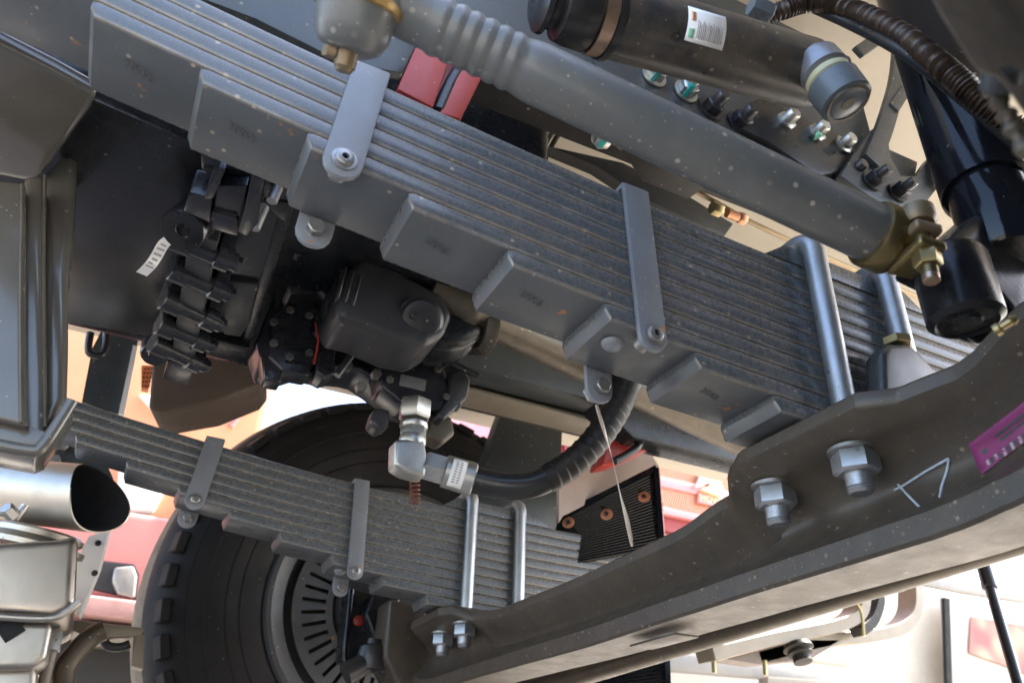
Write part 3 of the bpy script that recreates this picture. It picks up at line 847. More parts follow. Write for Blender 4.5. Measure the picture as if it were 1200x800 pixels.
# ------------------------------------------------------------------ valve block: five barrels in a row under the plate
vb = thing('valve_block', W(240, 340, Z=SZ - .06), 'black cast valve block with a row of five barrels under the plate', 'valve block')
VZ = SZ - .045
rows = [((200, 276), (276, 308)), ((200, 313), (268, 344)), ((190, 348), (258, 380)), ((185, 378), (248, 404)), ((178, 400), (240, 428))]
for k, (l, r) in enumerate(rows):
    a, b = W(*l, Z=VZ), W(*r, Z=VZ)
    dd = b - a; L = dd.length
    prof = [(0, 0), (0, .0130), (.0015, .0148), (L * .30, .0148), (L * .32, .0118), (L * .66, .0118), (L * .68, .0148), (L * .90, .0148), (L * .91, .0105), (L, .0105), (L, 0)]
    br = obj('barrel', lathe(a, dd, prof, 24), 'black_cast', vb, sharp=35)
    un = dd.normalized(); sn = ZU.cross(un).normalized()
    for f_, w_ in ((.15, .13), (.79, .11)):
        bm = box(a + dd * f_ + ZU * .020, un * (L * w_), sn * .0115, ZU * .020); bevel(bm, .0018, 2)
        obj('lug', bm, 'black_cast', br)
a, b = W(238, 285, Z=VZ), W(212, 432, Z=VZ)
dd = b - a
bm = tube([a - dd * .05, b], 0, sect=[(-.030, -.014), (.004, -.014), (.004, .014), (-.030, .014)], up=-ZU); bevel(bm, .002)
obj('spine', bm, 'cast_grey', vb)
bm = tube([W(214, 420, Z=VZ + .004), W(207, 441, Z=VZ + .004)], 0, sect=[(-.009, -.017), (.009, -.017), (.009, .017), (-.009, .017)], up=ZU); bevel(bm, .002)
obj('end_block', bm, 'black_cast', vb)
# head of the block
def blk(px, Z, h, name, m_='black_cast', bv=.0025):
    bm = prism(PX(px, Z=Z), V((0, 0, h))); bevel(bm, bv, 2); return obj(name, bm, m_, vb)
blk([(234, 178), (244, 178), (345, 222), (344, 236), (300, 232), (236, 200)], VZ + .006, .045, 'head_flange')
blk([(242, 222), (256, 198), (264, 200), (250, 234), (238, 234)], VZ - .022, .040, 'head_rib')
blk([(254, 218), (290, 218), (286, 246), (276, 262), (248, 252)], VZ - .008, .05, 'head_body')
blk([(294, 206), (308, 210), (302, 262), (290, 278), (278, 272), (286, 246)], VZ - .020, .040, 'head_rib')
blk([(248, 248), (278, 256), (280, 278), (244, 268)], VZ - .012, .04, 'head_foot')
p = W(214, 270, Z=VZ - .018)
bm = lathe(p, V((.25, .55, 1)), [(0, .006), (.004, .0065), (.004, 0)], 20, cap=False)
lathe(p + V((0, 0, -.0005)), V((.25, .55, 1)), [(.001, .0062), (0, .0072), (0, .0205), (.003, .0225), (.030, .0225), (.034, .020)], 30, bm, cap=False)
obj('port_flange', bm, 'black_cast', vb)
blk([(214, 248), (222, 226), (248, 232), (246, 262)], VZ - .014, .03, 'port_neck')
bm = lathe(W(182, 416, Z=VZ - .006), V((-.1, .5, 1)), [(0, .008), (0, .017), (.004, .019), (.02, .019)], 24, cap=False)
lathe(W(181, 418, Z=VZ - .008), V((-.1, .5, 1)), [(0, 0), (0, .007), (.005, .007)], 16, bm, cap=False)
obj('port_flange', bm, 'black_cast', vb)
for x, y in ((298, 268), (318, 236)): obj('stud', cyl(W(x, y, Z=VZ - .012), W(x, y, Z=VZ - .012) + V((0.004, 0, .03)), .0055, 12), 'steel_dull', vb)
for (l, r) in rows:
    a = W(*l, Z=VZ); b = W(*r, Z=VZ); dd = (b - a).normalized()
    obj('end_plug', hexnut(b, dd, .0085, .006, rot=.3), 'dark_steel', vb)
# white tie-on tag
pts = [W(198, 281, Z=VZ - .02), W(191, 287, Z=VZ - .02), W(183, 301, Z=VZ - .024), W(176, 311, Z=VZ - .03), W(166, 321, Z=VZ - .026)]
bm = tube(smooth_path(pts, 5), 0, sect=[(-.0002, -.0055), (.0002, -.0055), (.0002, .0055), (-.0002, .0055)], up=ZU)
tgp = obj('paper_tag', bm, 'paper'); tag(tgp, 'white printed paper tag tied to the valve block', 'tag')
for k in range(6):
    s = .2 + .11 * k; i = s * 4; a = pts[int(i)].lerp(pts[min(4, int(i) + 1)], i - int(i))
    t_ = (pts[min(4, int(i) + 1)] - pts[int(i)]).normalized()
    bm = box(a - V((0, 0, .0012)) + t_ * .001, t_ * .0012, t_.cross(ZU).normalized() * (.0038 if k % 3 else .0028), ZU * .0003)
    o = obj('printed_mark', bm, 'grey_print', tgp)

# ------------------------------------------------------------------ oil pan at the left
op = thing('oil_pan', W(20, 520, Y=.72), 'dark grey pressed oil pan with a wide flange beside the spring end', 'oil pan')
c = PX([(-60, 20), (0, 52), (60, 82), (113, 111), (104, 130), (46, 210), (32, 214), (-60, 196)], Z=.515 + H)
bm = prism(c, V((0, 0, .016))); bevel(bm, .006, 3); obj('flange', bm, 'pan_paint', op)
bm = prism(PX([(-60, 205), (30, 214), (30, 420), (34, 500), (24, 498), (-60, 478)], Y=.690), V((0, .05, 0))); bevel(bm, .006, 3); obj('side_panel', bm, 'pan_paint', op)
bm = prism(PX([(28, 206), (52, 205), (50, 300), (52, 420), (54, 508), (36, 520), (24, 500), (24, 350)], Y=.705), V((0, .06, 0))); bevel(bm, .006, 3); obj('rib_panel', bm, 'pan_paint', op)
bm = prism(PX([(50, 205), (92, 160), (88, 250), (80, 330), (80, 400), (78, 472), (50, 505)], Y=.735), V((0, .05, 0))); bevel(bm, .008, 3); obj('corner_panel', bm, 'pan_paint', op)
for px in ([(26, 216), (24, 350), (25, 495)], [(53, 205), (51, 300), (53, 500)]):
    obj('seam', tube(smooth_path(PX(px, Y=.685 if px[0][0] < 30 else .703), 5), .0016, 8), 'brown_tube', op)
bm = tube(smooth_path(PX([(-40, 514), (0, 522), (38, 528), (50, 522), (68, 496), (84, 470)], Y=.695), 5), .005, 12)
obj('rim', bm, 'pan_paint', op)
c = PX([(-60, 480), (30, 498), (52, 505), (78, 474), (86, 468), (50, 522), (38, 527), (-60, 508)], Y=.70)
bm = prism(c, V((0, .06, 0))); bevel(bm, .004, 2); obj('lower_panel', bm, 'pan_paint', op)

# ------------------------------------------------------------------ hydraulic pump / gear case hanging below the plate
gp = thing('gear_case', W(430, 470, Y=1.0), 'blue black cast gear case with bolts behind the spring', 'gear case')
def lump(name, px, Y, th, m_='black_cast', bv=.012, seg=3, par=gp, bulge=0.):
    bm = prism(PX(px, Y=Y), V((0, th, 0))); bevel(bm, bv, seg); return obj(name, bm, m_, par)
lump('case_body', [(300, 400), (318, 352), (352, 342), (385, 352), (392, 380), (470, 408), (540, 425), (548, 462), (530, 482), (478, 474), (446, 450), (420, 432), (380, 428), (356, 424), (330, 432), (308, 424)], .98, .07, bv=.006)
lump('case_cover', [(322, 366), (350, 350), (376, 360), (374, 410), (362, 440), (330, 434), (314, 418)], .955, .035, bv=.004)
lump('case_flange', [(374, 372), (382, 366), (396, 374), (392, 438), (380, 442), (370, 436)], .948, .04, bv=.003)
lump('case_lug', [(306, 414), (332, 424), (330, 448), (310, 444)], .96, .03, bv=.004)
lump('pump_body', [(440, 408), (520, 426), (530, 462), (518, 482), (476, 476), (448, 454)], .945, .05, bv=.005)
lump('pump_flange', [(528, 438), (544, 430), (552, 446), (548, 466), (520, 492), (512, 486), (526, 466)], .938, .05, 'cast_grey', .004)
lump('pump_lug', [(506, 480), (530, 488), (534, 508), (518, 520), (500, 510)], .96, .03, 'brown_tube', .006)
lump('pump_lug', [(440, 476), (458, 480), (456, 500), (444, 504), (434, 494)], .95, .03, 'cast_grey', .006)
bm = tube(PX([(370, 378), (373, 400), (368, 426)], Y=.944), .0016, 8); obj('paint_line', bm, 'red_paint', gp)
for x, y, m_ in ((384, 352, 'steel_bright'), (408, 427, 'steel_bright'), (442, 437, 'steel_bright'), (424, 452, 'steel_bright'), (535, 474, 'steel_bright')):
    p = W(x, y, Y=.944)
    bm = hexnut(p + V((0, .01, 0)), V((-.1, -1, -.2)), .0075, .016); obj('case_bolt', bm, 'dark_bolt', gp) if 'dark_bolt' in MATS else (mat('dark_bolt', (.16, .16, .15), .35, metal=.8, var=.3, dirt=.4), obj('case_bolt', bm, 'dark_bolt', gp))
for k in range(7):
    an = 2 * PI * k / 7 + .2
    p = W(345, 392, Y=.953) + XU * (.030 * math.cos(an)) + ZU * (.036 * math.sin(an))
    obj('case_bolt', hexnut(p, -YU, .0055, .006, rot=k), 'dark_bolt', gp)
for x, y in ((458, 420), (512, 434), (522, 466), (484, 470), (456, 446)):
    obj('case_bolt', hexnut(W(x, y, Y=.944), -YU, .0055, .006, rot=x), 'dark_bolt', gp)
obj('data_plate', bevel(prism(PX([(470, 438), (500, 445), (498, 458), (468, 451)], Y=.9438), V((0, .002, 0))), .0005, 1), 'steel_dull', gp)
# ribs cast in the body
for k in range(4):
    a, b = W(326 + k * 3, 372 + k * 16, Y=.952), W(364 + k * 2, 380 + k * 14, Y=.952)
    obj('case_rib', tube([a, b], 0, sect=[(-.003, -.004), (.003, -.004), (.003, .004), (-.003, .004)], up=YU), 'black_cast', gp)
# clutch cover with the oval boss
cc = thing('clutch_cover', W(470, 400, Y=.93), 'matt dark cover with a raised oval boss under the spring', 'cover')
lump('cover', [(392, 352), (406, 318), (430, 300), (470, 318), (520, 345), (532, 368), (522, 392), (500, 404), (470, 398), (425, 378), (398, 372)], .83, .09, 'cast_grey', .014, 4, cc)
a = W(494, 374, Y=.826)
bm = lathe(a, V((.1, 1, .45)), [(-.002, 0), (-.002, .018), (0, .024), (.004, .026), (.006, .030), (.02, .032)], 36, cap=False); obj('oval_boss', bm, 'cast_grey', cc)
bm = lathe(a - V((.012, .004, 0)), V((.1, 1, .45)), [(-.001, 0), (0, .004), (.003, .005)], 14, cap=False); obj('plug', bm, 'cast_grey', cc)
lump('cover_ring', [(384, 344), (402, 306), (416, 298), (424, 306), (404, 344), (398, 372), (388, 366)], .86, .07, 'black_paint', .006, 2, cc)
lump('neck', [(520, 352), (548, 348), (580, 362), (572, 392), (548, 404), (510, 404)], .85, .08, 'black_paint', .018, 3, cc)
bm = lathe(W(560, 384, Y=.87), b - a if False else V((1, .05, .1)), [(0, .030), (.01, .036), (.016, .036), (.02, .030)], 30); obj('neck_ring', bm, 'brown_tube', cc)
lump('upper_case', [(330, 300), (346, 262), (392, 262), (470, 300), (560, 350), (600, 385), (560, 380), (430, 320), (390, 345), (340, 345)], .93, .10, 'black_paint', .006, 2, cc)

for k, px in enumerate(([(300, 330), (330, 322), (362, 330), (384, 352)], [(345, 300), (372, 290), (400, 292), (425, 302)], [(395, 440), (420, 408), (450, 402), (500, 412), (560, 440)])):
    o = obj('black_cable', tube(smooth_path(PX(px, Y=(.93, .86, .925, 1.0)[k]), 6), (.007, .006, .005, .009)[k], 12), 'hose_rubber')
    tag(o, ('short black cable bending onto the gear case beside the plate', 'black cable arching over the ring of the oval cover', 'thin black cable lying over the bolted pump', 'black cable from the pump flange towards the rail')[k], 'cable')
for k in range(3):
    lump('cover_rib', [(404 + k * 9, 312 + k * 4), (408 + k * 9, 312 + k * 4), (398 + k * 9, 350 + k * 4), (394 + k * 9, 349 + k * 4)], .826, .02, 'cast_grey', .0015, 1, cc)
# dark backing: engine and gearbox mass above everything
en = thing('engine_block', V((.2, .95, .70 + H)), 'dark engine and gearbox mass above the gear case', 'engine')
bm = bb(-.55, .36, .68, 1.20, .60 + H, .95 + H); bevel(bm, .02, 3); obj('block', bm, 'black_paint', en)

# ------------------------------------------------------------------ steel fittings and hydraulic hose
hf = thing('hose_fitting', W(485, 540, Y=.94), 'bright steel elbow fitting with hexagon nuts below the pump', 'pipe fitting')
HY = .945
a, b = W(487, 474, Y=HY), W(483, 520, Y=HY); dd = (b - a).normalized()
def at_y(y): return a + (b - a) * ((y - 474) / 46)
obj('hex_nut', hexnut(at_y(470), dd, .0225, (at_y(498) - at_y(476)).length, rot=.2), 'steel_bright', hf)
obj('collar', lathe(at_y(497), dd, [(0, .0185), (.004, .0190), (.007, .0175)], 24), 'steel_bright', hf)
obj('hex_nut', hexnut(at_y(500), dd, .0180, (at_y(512) - at_y(500)).length, rot=.5), 'steel_bright', hf)
obj('collar', lathe(at_y(511), dd, [(0, .0165), (.004, .0178), (.010, .0180), (.014, .017)], 24), 'steel_bright', hf)
c = PX([(464, 514), (497, 514), (500, 528), (503, 536), (499, 558), (476, 552), (463, 544)], Y=HY - .016)
obj('elbow', bevel(prism(c, V((0, .032, 0))), .005, 3), 'steel_bright', hf)
a, b = W(492, 543, Y=HY), W(556, 562, Y=HY - .015); dd = (b - a).normalized(); L = (b - a).length
obj('hex_nut', hexnut(a + dd * .006, dd, .0205, .030, rot=.35), 'steel_bright', hf)
bm = lathe(a + dd * .033, dd, [(0, .016), (.001, .0215), (L - .036, .0225), (L - .034, .020)], 30)
fer = obj('ferrule', bm, 'steel_bright', hf)
n_ = -(ray(533, 557).normalized()); n_ = (n_ - dd * n_.dot(dd)).normalized(); w_ = dd.cross(n_)
bm = new_bm(); g = []
pc = a + dd * (.040)
for k in range(10):
    an = -1.0 + 1.8 * k / 9
    g.append([bm.verts.new(pc + dd * s + (n_ * math.cos(an) + w_ * math.sin(an)) * .0231) for s in (0, .019)])
for p, q in zip(g, g[1:]): bm.faces.new((p[0], p[1], q[1], q[0]))
stk = obj('sticker', bm, 'paper', fer); stk.modifiers.new('thick', 'SOLIDIFY').thickness = .0002
for r_, s_ in enumerate((.006, .012)):
    for k in range(9):
        an = -.75 + .15 * k
        q = pc + dd * s_ + (n_ * math.cos(an) + w_ * math.sin(an)) * .0234
        obj('printed_mark', box(q, dd * .0018, (w_ * math.cos(an) - n_ * math.sin(an)) * .0009, (n_ * math.cos(an) + w_ * math.sin(an)) * .0002), 'grey_print', stk)
pts = smooth_path([b - dd * .02, b, W(590, 569, Y=.915), W(625, 567, Y=.90), W(660, 550, Y=.885), W(690, 525, Y=.87), W(712, 496, Y=.86), W(728, 468, Y=.855), W(738, 440, Y=.85), W(745, 400, Y=.85)], 10)
hs = thing('hydraulic_hose', pts[20] - V((0, 0, .03)), 'thick black hydraulic hose sweeping up to the chassis rail', 'hose')
obj('hose', tube(pts, .0180, 24), 'hose_rubber', hs)
# spiral tape wrap on the rising stretch
pw = pts[34:]
bm = new_bm()
dense = []
for p, q in zip(pw, pw[1:]):
    for k in range(3): dense.append(p.lerp(q, k / 3))
sl = [0.]
for p, q in zip(dense, dense[1:]): sl.append(sl[-1] + (q - p).length)
rs = [.0186 + .0016 * ((s / .014) % 1.0) for s in sl]
obj('tape_wrap', tube(dense, rs, 22), 'tape', hs, sharp=50) if 'tape' in MATS else (mat('tape', (.012, .0115, .011), .42, spec=.25, var=.4, bump=.5, bump_scale=60, dirt=.3, dirt_col=(.10, .075, .05)), obj('tape_wrap', tube(dense, rs, 22), 'tape', hs, sharp=50))
# little coil spring below the elbow
bm = new_bm()
c0, c1 = W(486, 545, Y=1.0), W(486, 590, Y=1.0)
pts = []
ax, u, w = frame(c1 - c0)
for k in range(9 * 12): pts.append(c0 + (c1 - c0) * (k / 108) + (u * math.cos(k * PI / 6) + w * math.sin(k * PI / 6)) * .0062)
tag(obj('coil_spring', tube(pts, .0016, 6), 'spring_rust'), 'small rusty coil spring below the steel elbow', 'spring')

# ------------------------------------------------------------------ red hook and black loop by the guard
rh = thing('red_tow_bracket', W(740, 540, Y=1.15), 'red painted tow bracket with a black loop under the rail', 'bracket')
c = PX([(712, 520), (735, 508), (752, 504), (768, 512), (758, 528), (724, 542), (706, 545)], Y=1.16)
obj('bracket', bevel(prism(c, V((0, .05, 0))), .005), 'red_paint', rh)
obj('loop', tube(smooth_path(PX([(752, 455), (756, 480), (755, 505), (748, 522), (735, 532), (720, 540)], Y=1.14), 6), .007, 12), 'gloss_black', rh)

# ------------------------------------------------------------------ mesh guards
def guard(name, quad, Y0, Y1_, label, nx, ny, bolts=()):
    """quad: four photo points, upper left, upper right, lower right, lower left; left edge at depth Y0, right at Y1_"""
    q = [W(*quad[0], Y=Y0), W(*quad[1], Y=Y1_), W(*quad[2], Y=Y1_), W(*quad[3], Y=Y0)]
    g = thing(name, (q[2] + q[3]) / 2, label, 'mesh guard', 'black mesh guards')
    nrm = (q[1] - q[0]).cross(q[3] - q[0]).normalized()
    if nrm.dot(ez) > 0: nrm = -nrm
    def P(s, t): return (q[0].lerp(q[1], s)).lerp(q[3].lerp(q[2], s), t)
    obj('backing', prism([p - nrm * .004 for p in q], -nrm * .004), 'mesh_black', g)
    bm = new_bm()
    for i in range(nx + 1):
        s = i / nx; tube([P(s, 0), P(s, 1)], .0018, 4, bm)
    for j in range(ny + 1):
        t = j / ny
        tube([P(0, t) + nrm * .001, P(1, t) + nrm * .001], .0020, 4, bm)
    o = obj('wire_mesh', bm, 'gloss_black', g); o['kind'] = 'stuff'
    bmf = new_bm()
    for a, b in ((q[1], q[2]), (q[0], q[1])):
        tube([a + nrm * .002, b + nrm * .002], 0, bm=bmf, sect=[(-.008, -.005), (.008, -.005), (.008, .005), (-.008, .005)], up=nrm)
    obj('edge_frame', bmf, 'gloss_black', g)
    for x, y, s, t in bolts:
        p = P(s, t) + nrm * .002
        bm = lathe(p, nrm, [(0, .012), (.002, .012), (.003, .009), (.003, .005), (.001, .004), (.001, 0)], 18, cap=False); b_ = obj('washer', bm, 'copper', g)
        obj('screw', hexnut(p + nrm * .002, nrm, .0045, .004), 'dark_steel', b_)
    return g
guard('mesh_guard', [(655, 608), (770, 550), (777, 640), (640, 665)], 1.34, 1.22, 'black mesh guard with copper washers in front of the red hook', 40, 24, ((0, 0, .50, .34), (0, 0, .86, .30), (0, 0, .12, .20)))
guard('mesh_guard', [(690, 792), (782, 765), (784, 815), (680, 815)], 1.5, 1.42, 'black mesh guard low down below the tie rod', 24, 10)
# pale inner fender sheet above the guard
c = PX([(655, 612), (655, 572), (707, 526), (762, 529), (773, 548), (660, 604)], Y=1.30)
o = obj('heat_shield', prism(c, V((0, .01, 0))), 'beige_pink') if 'beige_pink' in MATS else (mat('beige_pink', (.34, .26, .22), .5, var=.1), obj('heat_shield', prism(c, V((0, .01, 0))), 'beige_pink'))[1]
tag(o, 'pale sheet metal shield behind the black mesh guard', 'shield')
# grey box section between tyre and guard
c = PX([(590, 478), (660, 490), (655, 600), (650, 640), (560, 620), (560, 560)], Y=1.62)
o = obj('fender_bracket', bevel(prism(c, V((0, .05, 0))), .004), 'rail_slate'); tag(o, 'dark slate fender bracket panel between tyre and mesh guard', 'bracket')
c = PX([(540, 470), (600, 500), (590, 560), (520, 560), (480, 500)], Y=1.75)
# ribbon
pts = smooth_path([W(699, 474, Y=.62), W(708, 505, Y=.63), W(718, 540, Y=.64), W(727, 580, Y=.645), W(735, 610, Y=.65), W(741, 640, Y=.66)], 5)
bm = new_bm(); rings = []
for k, p in enumerate(pts):
    t = k / (len(pts) - 1); a = t * 4.0; w = .0016 + .0009 * math.sin(t * 9)
    r = (ex * math.cos(a) + ez * math.sin(a)) * w
    rings.append([bm.verts.new(p - r), bm.verts.new(p + r)])
for A, B in zip(rings, rings[1:]): bm.faces.new((A[0], A[1], B[1], B[0]))
o = obj('plastic_ribbon', bm, 'ribbon', sharp=180); o.modifiers.new('thick', 'SOLIDIFY').thickness = .0003
tag(o, 'tan plastic ribbon dangling from the spring clip', 'ribbon')

# ------------------------------------------------------------------ far wheel
WC = V((.575, 1.80, .40 + H + .012))
wh = thing('wheel', V((WC.x, 1.95, 0)), 'big dusty black truck tyre on a grey rim behind the spring', 'wheel')
ofs = 0.0
prof = [(.075, .268), (.055, .285), (.035, .315), (.012, .365), (0, .405), (.004, .445), (.018, .478), (.038, .505), (.060, .520), (.085, .527), (.24, .530), (.27, .520), (.30, .49), (.32, .40), (.28, .30), (.24, .268)]
bm = lathe(WC, YU, prof, 96, cap=False); ty = obj('tyre', bm, 'rubber', wh, sharp=50)
for r, w in ((.345, .0016), (.42, .0012), (.455, .0016), (.375, .001)):
    yy = .024 if r < .36 else .002
    obj('sidewall_rib', lathe(WC + V((0, {.345: .0210, .42: .0012, .455: .0082, .375: .0085}[r], 0)), -YU, [(0, r - .004), (w, r - .0015), (w, r + .0015), (0, r + .004)], 96, cap=False), 'rubber', ty)
NL = 44
lug_me = None
for k in range(NL):
    a = 2 * PI * k / NL
    er = V((math.cos(a), 0, math.sin(a))); et = V((-math.sin(a), 0, math.cos(a)))
    if er.z > .8 and False: continue
    bm = new_bm()
    c0 = WC + er * .5040 + V((0, .062, 0))
    sl = (YU * .050 + er * .016)
    up_ = sl.cross(et).normalized() * .010
    box(c0, et * .0235, sl, up_, bm); bevel(bm, .003, 1)
    obj('tread_lug', bm, ['rubber', 'tread_dust'], ty)
# dusty shoulder band
bm = lathe(WC, YU, [(.100, .5270), (.118, .5375), (.20, .541), (.24, .538)], 96, cap=False); obj('tread_band', bm, 'tread_dust', ty)
prof = [(.060, .292), (.050, .292), (.044, .286), (.044, .276), (.050, .270), (.056, .248), (.088, .244), (.135, .240), (.15, .232), (.25, .232)]
obj('rim', lathe(WC, YU, prof, 80, cap=False), 'rim_paint', wh)
# slotted brake ring
R1, R2, R3, R4, NS = .135, .150, .205, .226, 44
yb = .070
bm = new_bm()
def ringf(ra, rb, y): lathe(WC + V((0, y, 0)), YU, [(0.010, ra), (0, ra), (0, rb), (.010, rb)], 88, bm, cap=False)
ringf(R1, R2, yb); ringf(R3, R4, yb)
obj('slotted_ring', bm, 'rim_paint', wh, sharp=60)
bm0 = None
for k in range(NS):
    a = 2 * PI * (k + .5) / NS
    er = V((math.cos(a), 0, math.sin(a))); et = V((-math.sin(a), 0, math.cos(a)))
    bm = prism([WC + er * R2 - et * .0062 + V((0, yb + .0005, 0)), WC + er * R3 - et * .0105 + V((0, yb + .0005, 0)), WC + er * R3 + et * .0105 + V((0, yb + .0005, 0)), WC + er * R2 + et * .0062 + V((0, yb + .0005, 0))], V((0, .012, 0)))
    obj('ring_bar', bm, 'rim_paint', wh)
obj('backplate', lathe(WC + V((0, yb + .03, 0)), YU, [(0, .05), (0, .245), (.02, .245)], 64, cap=False), 'mesh_black', wh)
obj('hub', lathe(WC + V((0, yb - .03, 0)), YU, [(0, 0), (0, .09), (.01, .112), (.03, .128), (.06, .134)], 48, cap=False), 'cast_grey', wh)

near_wheel = dup(wh, V((0, .92 * 2 - 1.95 * 2, 0)), 'big dusty black truck tyre out of view beside the steering knuckle')  # unseen near wheel, added to shade the right side
near_wheel.rotation_euler.z = PI
# brake and knuckle parts in front of the wheel
kn2 = thing('steering_knuckle', W(430, 790, Y=1.66), 'black steering knuckle and tie rod end before the slotted wheel', 'steering knuckle')
def kl(name, px, Y, th, m_='black_paint', bv=.008): return obj(name, bevel(prism(PX(px, Y=Y), V((0, th, 0))), bv, 3), m_, kn2)
kl('knuckle_body', [(412, 690), (440, 696), (444, 760), (420, 780), (404, 770), (408, 720)], 1.68, .08)
kl('caliper', [(440, 690), (470, 700), (462, 740), (438, 750), (428, 720)], 1.64, .08)
kl('fork', [(458, 700), (500, 715), (512, 800), (480, 830), (450, 770)], 1.56, .10, 'beam_paint')
a = W(436, 774, Y=1.60)
obj('tie_rod_end', lathe(a - V((0, 0, .02)), ZU, [(0, 0), (0, .012), (.004, .026), (.03, .030), (.045, .026), (.05, .014), (.06, .013)], 30), 'cast_grey', kn2)
obj('arm', tube(PX([(405, 790), (436, 772), (480, 785), (520, 808)], Y=1.60), .022, 18), 'cast_grey', kn2)
obj('red_cap', lathe(W(420, 727, Y=1.672), -YU, [(0, .011), (.004, .010), (.006, .006), (.006, 0)], 16), 'red_paint', kn2)
obj('brake_hose', tube(smooth_path(PX([(412, 690), (408, 730), (404, 770), (412, 800)], Y=1.66), 6), .006, 10), 'gloss_black', kn2)

# ------------------------------------------------------------------ muffler with outlet pipe
mu = thing('muffler', W(20, 800, Y=1.5), 'stainless steel muffler box with a round outlet pipe below the spring', 'muffler')
a, b = W(-60, 566, Y=1.66), W(112, 584, Y=1.42)
dd = (b - a).normalized(); L = (b - a).length
# pipe cut obliquely at the outlet
bm = new_bm(); rings = []
ax, u, w = frame(dd)
for r, ts in ((.053, [0, .25, .5, .75, .9, 1]), (.0505, [1, .9, .6, .2])):
    for t in ts:
        ring = []
        for k in range(40):
            an = 2 * PI * k / 40
            o_ = u * (r * math.cos(an)) + w * (r * math.sin(an))
            cut = (.028 * math.sin(an - .5) + .012 * math.cos(2 * an)) * t * t
            ring.append(bm.verts.new(a + dd * (L * t + cut) + o_))
        rings.append(ring)
for A, B in zip(rings, rings[1:]):
    for k in range(40): bm.faces.new((A[k], A[(k + 1) % 40], B[(k + 1) % 40], B[k]))
for f in bm.faces: f.material_index = 0
bm.faces.ensure_lookup_table()
for f in list(bm.faces)[-40 * 3 - 20:]: f.material_index = 1
op_ = obj('outlet_pipe', bm, ['stainless_plain', 'soot_and_gap_shade'], mu, sharp=60)
bm = lathe(a + dd * (L * .20) , dd, [(0, .054), (.003, .0565), (.018, .0565), (.021, .054)], 40, cap=False)
obj('clamp_band', bm, 'steel_bright', mu)
bm = tube(PX([(2, 600), (20, 606), (30, 592)], Y=1.37), .006, 10); hexnut(W(16, 604, Y=1.36), V((-.4, -.5, .2)), .010, .02, bm); obj('clamp_bolt', bm, 'steel_bright', mu)
obj('pipe_flange', lathe(W(50, 622, Y=1.50), V((-.1, .15, -1)), [(0, .062), (.004, .066), (.012, .066), (.016, .060), (.022, .074), (.030, .074)], 40), 'stainless_plain', mu)
# muffler body: rounded box, standing
def rbox(px, Y, th, name, m_, r, seg=5):
    bm = prism(PX(px, Y=Y), V((0, th, 0))); bevel(bm, r, seg); return obj(name, bm, m_, mu)
rbox([(-80, 640), (70, 630), (92, 625), (88, 712), (62, 724), (-80, 715)], 1.40, .30, 'body', 'stainless', .03)
bm = tube(smooth_path(PX([(-60, 716), (0, 722), (58, 724), (80, 715), (92, 705)], Y=1.395), 6), .006, 10); obj('rolled_seam', bm, 'stainless_plain', mu)
rbox([(-80, 725), (62, 730), (55, 770), (40, 782), (-80, 786)], 1.41, .28, 'lower_cone', 'stainless_plain', .02)
rbox([(-60, 780), (44, 780), (40, 840), (-60, 840)], 1.44, .22, 'base', 'stainless_plain', .012)
bm = lathe(W(12, 736, Y=1.408), -YU, [(0, .02), (.001, .018), (.001, 0)], 4, cap=False); obj('drain_hole', bm, 'soot_and_gap_shade', mu)  # black patch painted for the shade inside the hole
c = PX([(104, 628), (128, 620), (116, 665), (92, 722), (88, 716), (90, 655)], Y=1.74)
o = obj('heat_shield', prism(c, V((.004, .03, 0))), 'truck_white'); tag(o, 'white enamelled heat shield strip behind the muffler', 'shield')
for x, y in ((115, 636), (111, 671)): obj('screw', lathe(W(x, y, Y=1.738), -YU, [(0, .006), (.003, .005), (.003, 0)], 10, cap=False), 'dark_steel', o)
# brackets under the muffler
br_ = thing('muffler_bracket', W(80, 800, Y=1.6), 'brown welded tube bracket below the muffler', 'bracket')
obj('tube', tube(smooth_path(PX([(75, 815), (76, 785), (88, 765), (108, 745), (122, 738)], Y=1.66), 6), .018, 16), 'brown_tube', br_)
obj('plate', bevel(prism(PX([(84, 725), (170, 735), (165, 745), (110, 748), (82, 738)], Y=1.7), V((0, .1, 0))), .004), 'tan_bar', br_)
obj('clip', bevel(prism(PX([(62, 742), (74, 738), (70, 762), (58, 760)], Y=1.5), V((0, .03, 0))), .003), 'galvanised', br_)
obj('strut', tube(PX([(64, 750), (55, 782), (50, 810)], Y=1.52), .009, 10), 'tan_bar', br_)
obj('hook', tube(smooth_path(PX([(120, 745), (126, 756), (140, 758), (152, 754)], Y=1.72), 5), .008, 10), 'dark_trim', br_)
obj('end_piece', bevel(prism(PX([(158, 742), (170, 742), (168, 784), (154, 780)], Y=1.7), V((0, .04, 0))), .004), 'tan_bar', br_)

c = PX([(-60, 490), (70, 500), (128, 548), (134, 562), (100, 566), (40, 560), (-60, 560)], Y=1.78)
o = obj('spring_hanger', bevel(prism(c, V((0, .06, 0))), .004), 'rail_slate'); tag(o, 'dark hanger bracket between the oil pan and the outlet pipe', 'bracket')
for x, y in ((73, 523), (64, 540)): obj('hanger_bolt', hexnut(W(x, y, Y=1.778), -YU, .012, .012), 'steel_dull', o)
